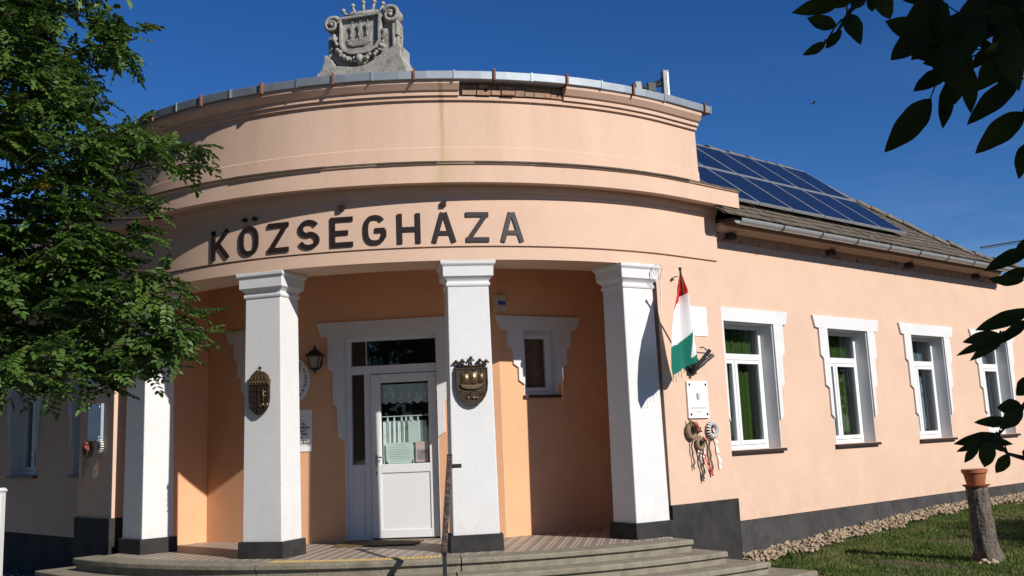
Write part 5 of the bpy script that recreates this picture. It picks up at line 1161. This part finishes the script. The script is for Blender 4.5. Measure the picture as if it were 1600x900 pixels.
for k in range(34):   # the dense dark knot of leaves at the top right
    x = rnd.uniform(1450, 1620); y = rnd.uniform(-30, 75); a = R(rnd.uniform(60, 200)); l_ = rnd.uniform(50, 95); LV.append((x, y, x + l_ * math.cos(a), y + l_ * math.sin(a), rnd.uniform(26, 46)))
br1 = [(1700, -260, 1.75), (1640, -60, 1.9), (1590, 30, 2.0), (1540, 60, 2.05), (1490, 100, 2.0), (1470, 120, 2.0)]
br2 = [(1640, -60, 1.9), (1480, -60, 1.95), (1380, -25, 2.0), (1330, 15, 2.0), (1305, 55, 2.0), (1290, 67, 2.0)]
br3 = [(1900, 640, 1.7), (1720, 690, 1.9), (1650, 722, 2.0), (1600, 716, 2.05), (1575, 709, 2.05), (1552, 688, 2.05), (1530, 692, 2.05)]
br4 = [(1720, 690, 1.9), (1660, 600, 2.0), (1620, 610, 2.0), (1590, 645, 2.0), (1560, 680, 2.0)]
br5 = [(1900, 300, 1.7), (1700, 400, 1.95), (1640, 470, 2.0), (1600, 495, 2.05), (1565, 523, 2.05)]
br6 = [(1640, -60, 1.9), (1640, 60, 1.95), (1612, 150, 2.0), (1600, 178, 2.0)]
br7 = [(1700, 400, 1.95), (1640, 395, 2.0), (1605, 400, 2.0)]
brs = []
for j, b_ in enumerate((br1, br2, br3, br4, br5, br6, br7)):
    m = MB(); pp = [at(*q_) for q_ in b_]
    if j in (0, 2, 4): pp = [nb + Vector((-.2, .2, 2.4 if j == 0 else 1.9))] + pp
    m.tube(pp, [max(.0018, .012 * (1 - i / len(pp)) ** 1.4) if not (j in (0, 2, 4) and i == 0) else .03 for i in range(len(pp))], 6); o_ = obj('branch', m, 'twig', nt, smooth=True); brs.append((o_, pp))
for (x0, y0, x1, y1, w) in LV:
    Y = 2.0 + rnd.uniform(-.14, .14); b_ = at(x0, y0, Y); t_ = at(x1, y1, Y + rnd.uniform(-.03, .03)); view = (b_ - Vector((0, 0, CAMZ))).normalized()
    nv = (-view + Vector((rnd.uniform(-.3, .3), 0, rnd.uniform(-.2, .4)))).normalized()
    par = min(brs, key=lambda q: min((p - b_).length for p in q[1]))[0]
    mm = big_leaf(b_, t_, w * Y / 1687.5 * .98, nv, rnd.uniform(-.10, .16))
    pp = next(q[1] for q in brs if q[0] is par); best = min((pp[i].lerp(pp[i + 1], k / 8) for i in range(len(pp) - 1) for k in range(9)), key=lambda p: (p - b_).length)
    if .004 < (best - b_).length < .22: mm.tube([best, best.lerp(b_, .5) + Vector((0, 0, .006)), b_ + (t_ - b_) * .04], [.0022, .0016, .0012], 5)
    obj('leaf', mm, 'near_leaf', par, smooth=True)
# trees on the lawn and across the street: seen only as shade on the grass and as reflections; last two added unseen to darken the left wing
rnd = random.Random(15); cm = MB(); crown(cm, rnd, Vector((0, 0, 3.4)), (1.9, 1.9, 1.7), 1500, .13, .075)
for (x, y, sc, lab) in ((13.3, 10.9, 1.0, 'broadleaf tree shading the far end of the lawn'), (-7.5, -11.0, 1.9, 'broadleaf tree across the street, mirrored in the door glass'), (3.5, -15.0, 2.1, 'tall broadleaf tree across the street behind the viewer'), (19.5, 21.5, 1.9, 'first of three broadleaf trees beyond the lawn, mirrored in wing windows'), (23.5, 27.0, 2.2, 'second of three broadleaf trees beyond the lawn, mirrored in wing windows'), (27.0, 19.0, 2.2, 'farthest of three broadleaf trees beyond the lawn, mirrored in wing windows'), (-11.3, 8.8, 2.2, 'unseen broadleaf tree added to shade the left wing from the street side'), (-15.0, 14.5, 2.2, 'unseen broadleaf tree added to shade the far end of the left wing')):
    b_ = Vector((x, y, -.53)); e = thing('broadleaf_tree', lab, 'tree', b_)
    m = MB(); m.tube([b_, b_ + Vector((.03, 0, 1.3 * sc)), b_ + Vector((0, .05, 3.6 * sc))], [.16 * sc, .12 * sc, .03 * sc], 10); obj('trunk', m, 'bark', e, smooth=True)
    if x == 13.3:
        mm = MB(); mm.v = [(v[0] + b_.x, v[1] + b_.y, v[2] + b_.z) for v in cm.v]; mm.f = cm.f; mm.mi = cm.mi; c0 = obj('crown', mm, 'leaf', e); me0 = c0.data; z0 = WLOC[c0].z - b_.z; dx = WLOC[c0] - b_
    else:
        o_ = bpy.data.objects.new('crown', me0); COL.objects.link(o_); o_.parent = e; o_.location = dx * sc; o_.scale = (sc, sc, sc)
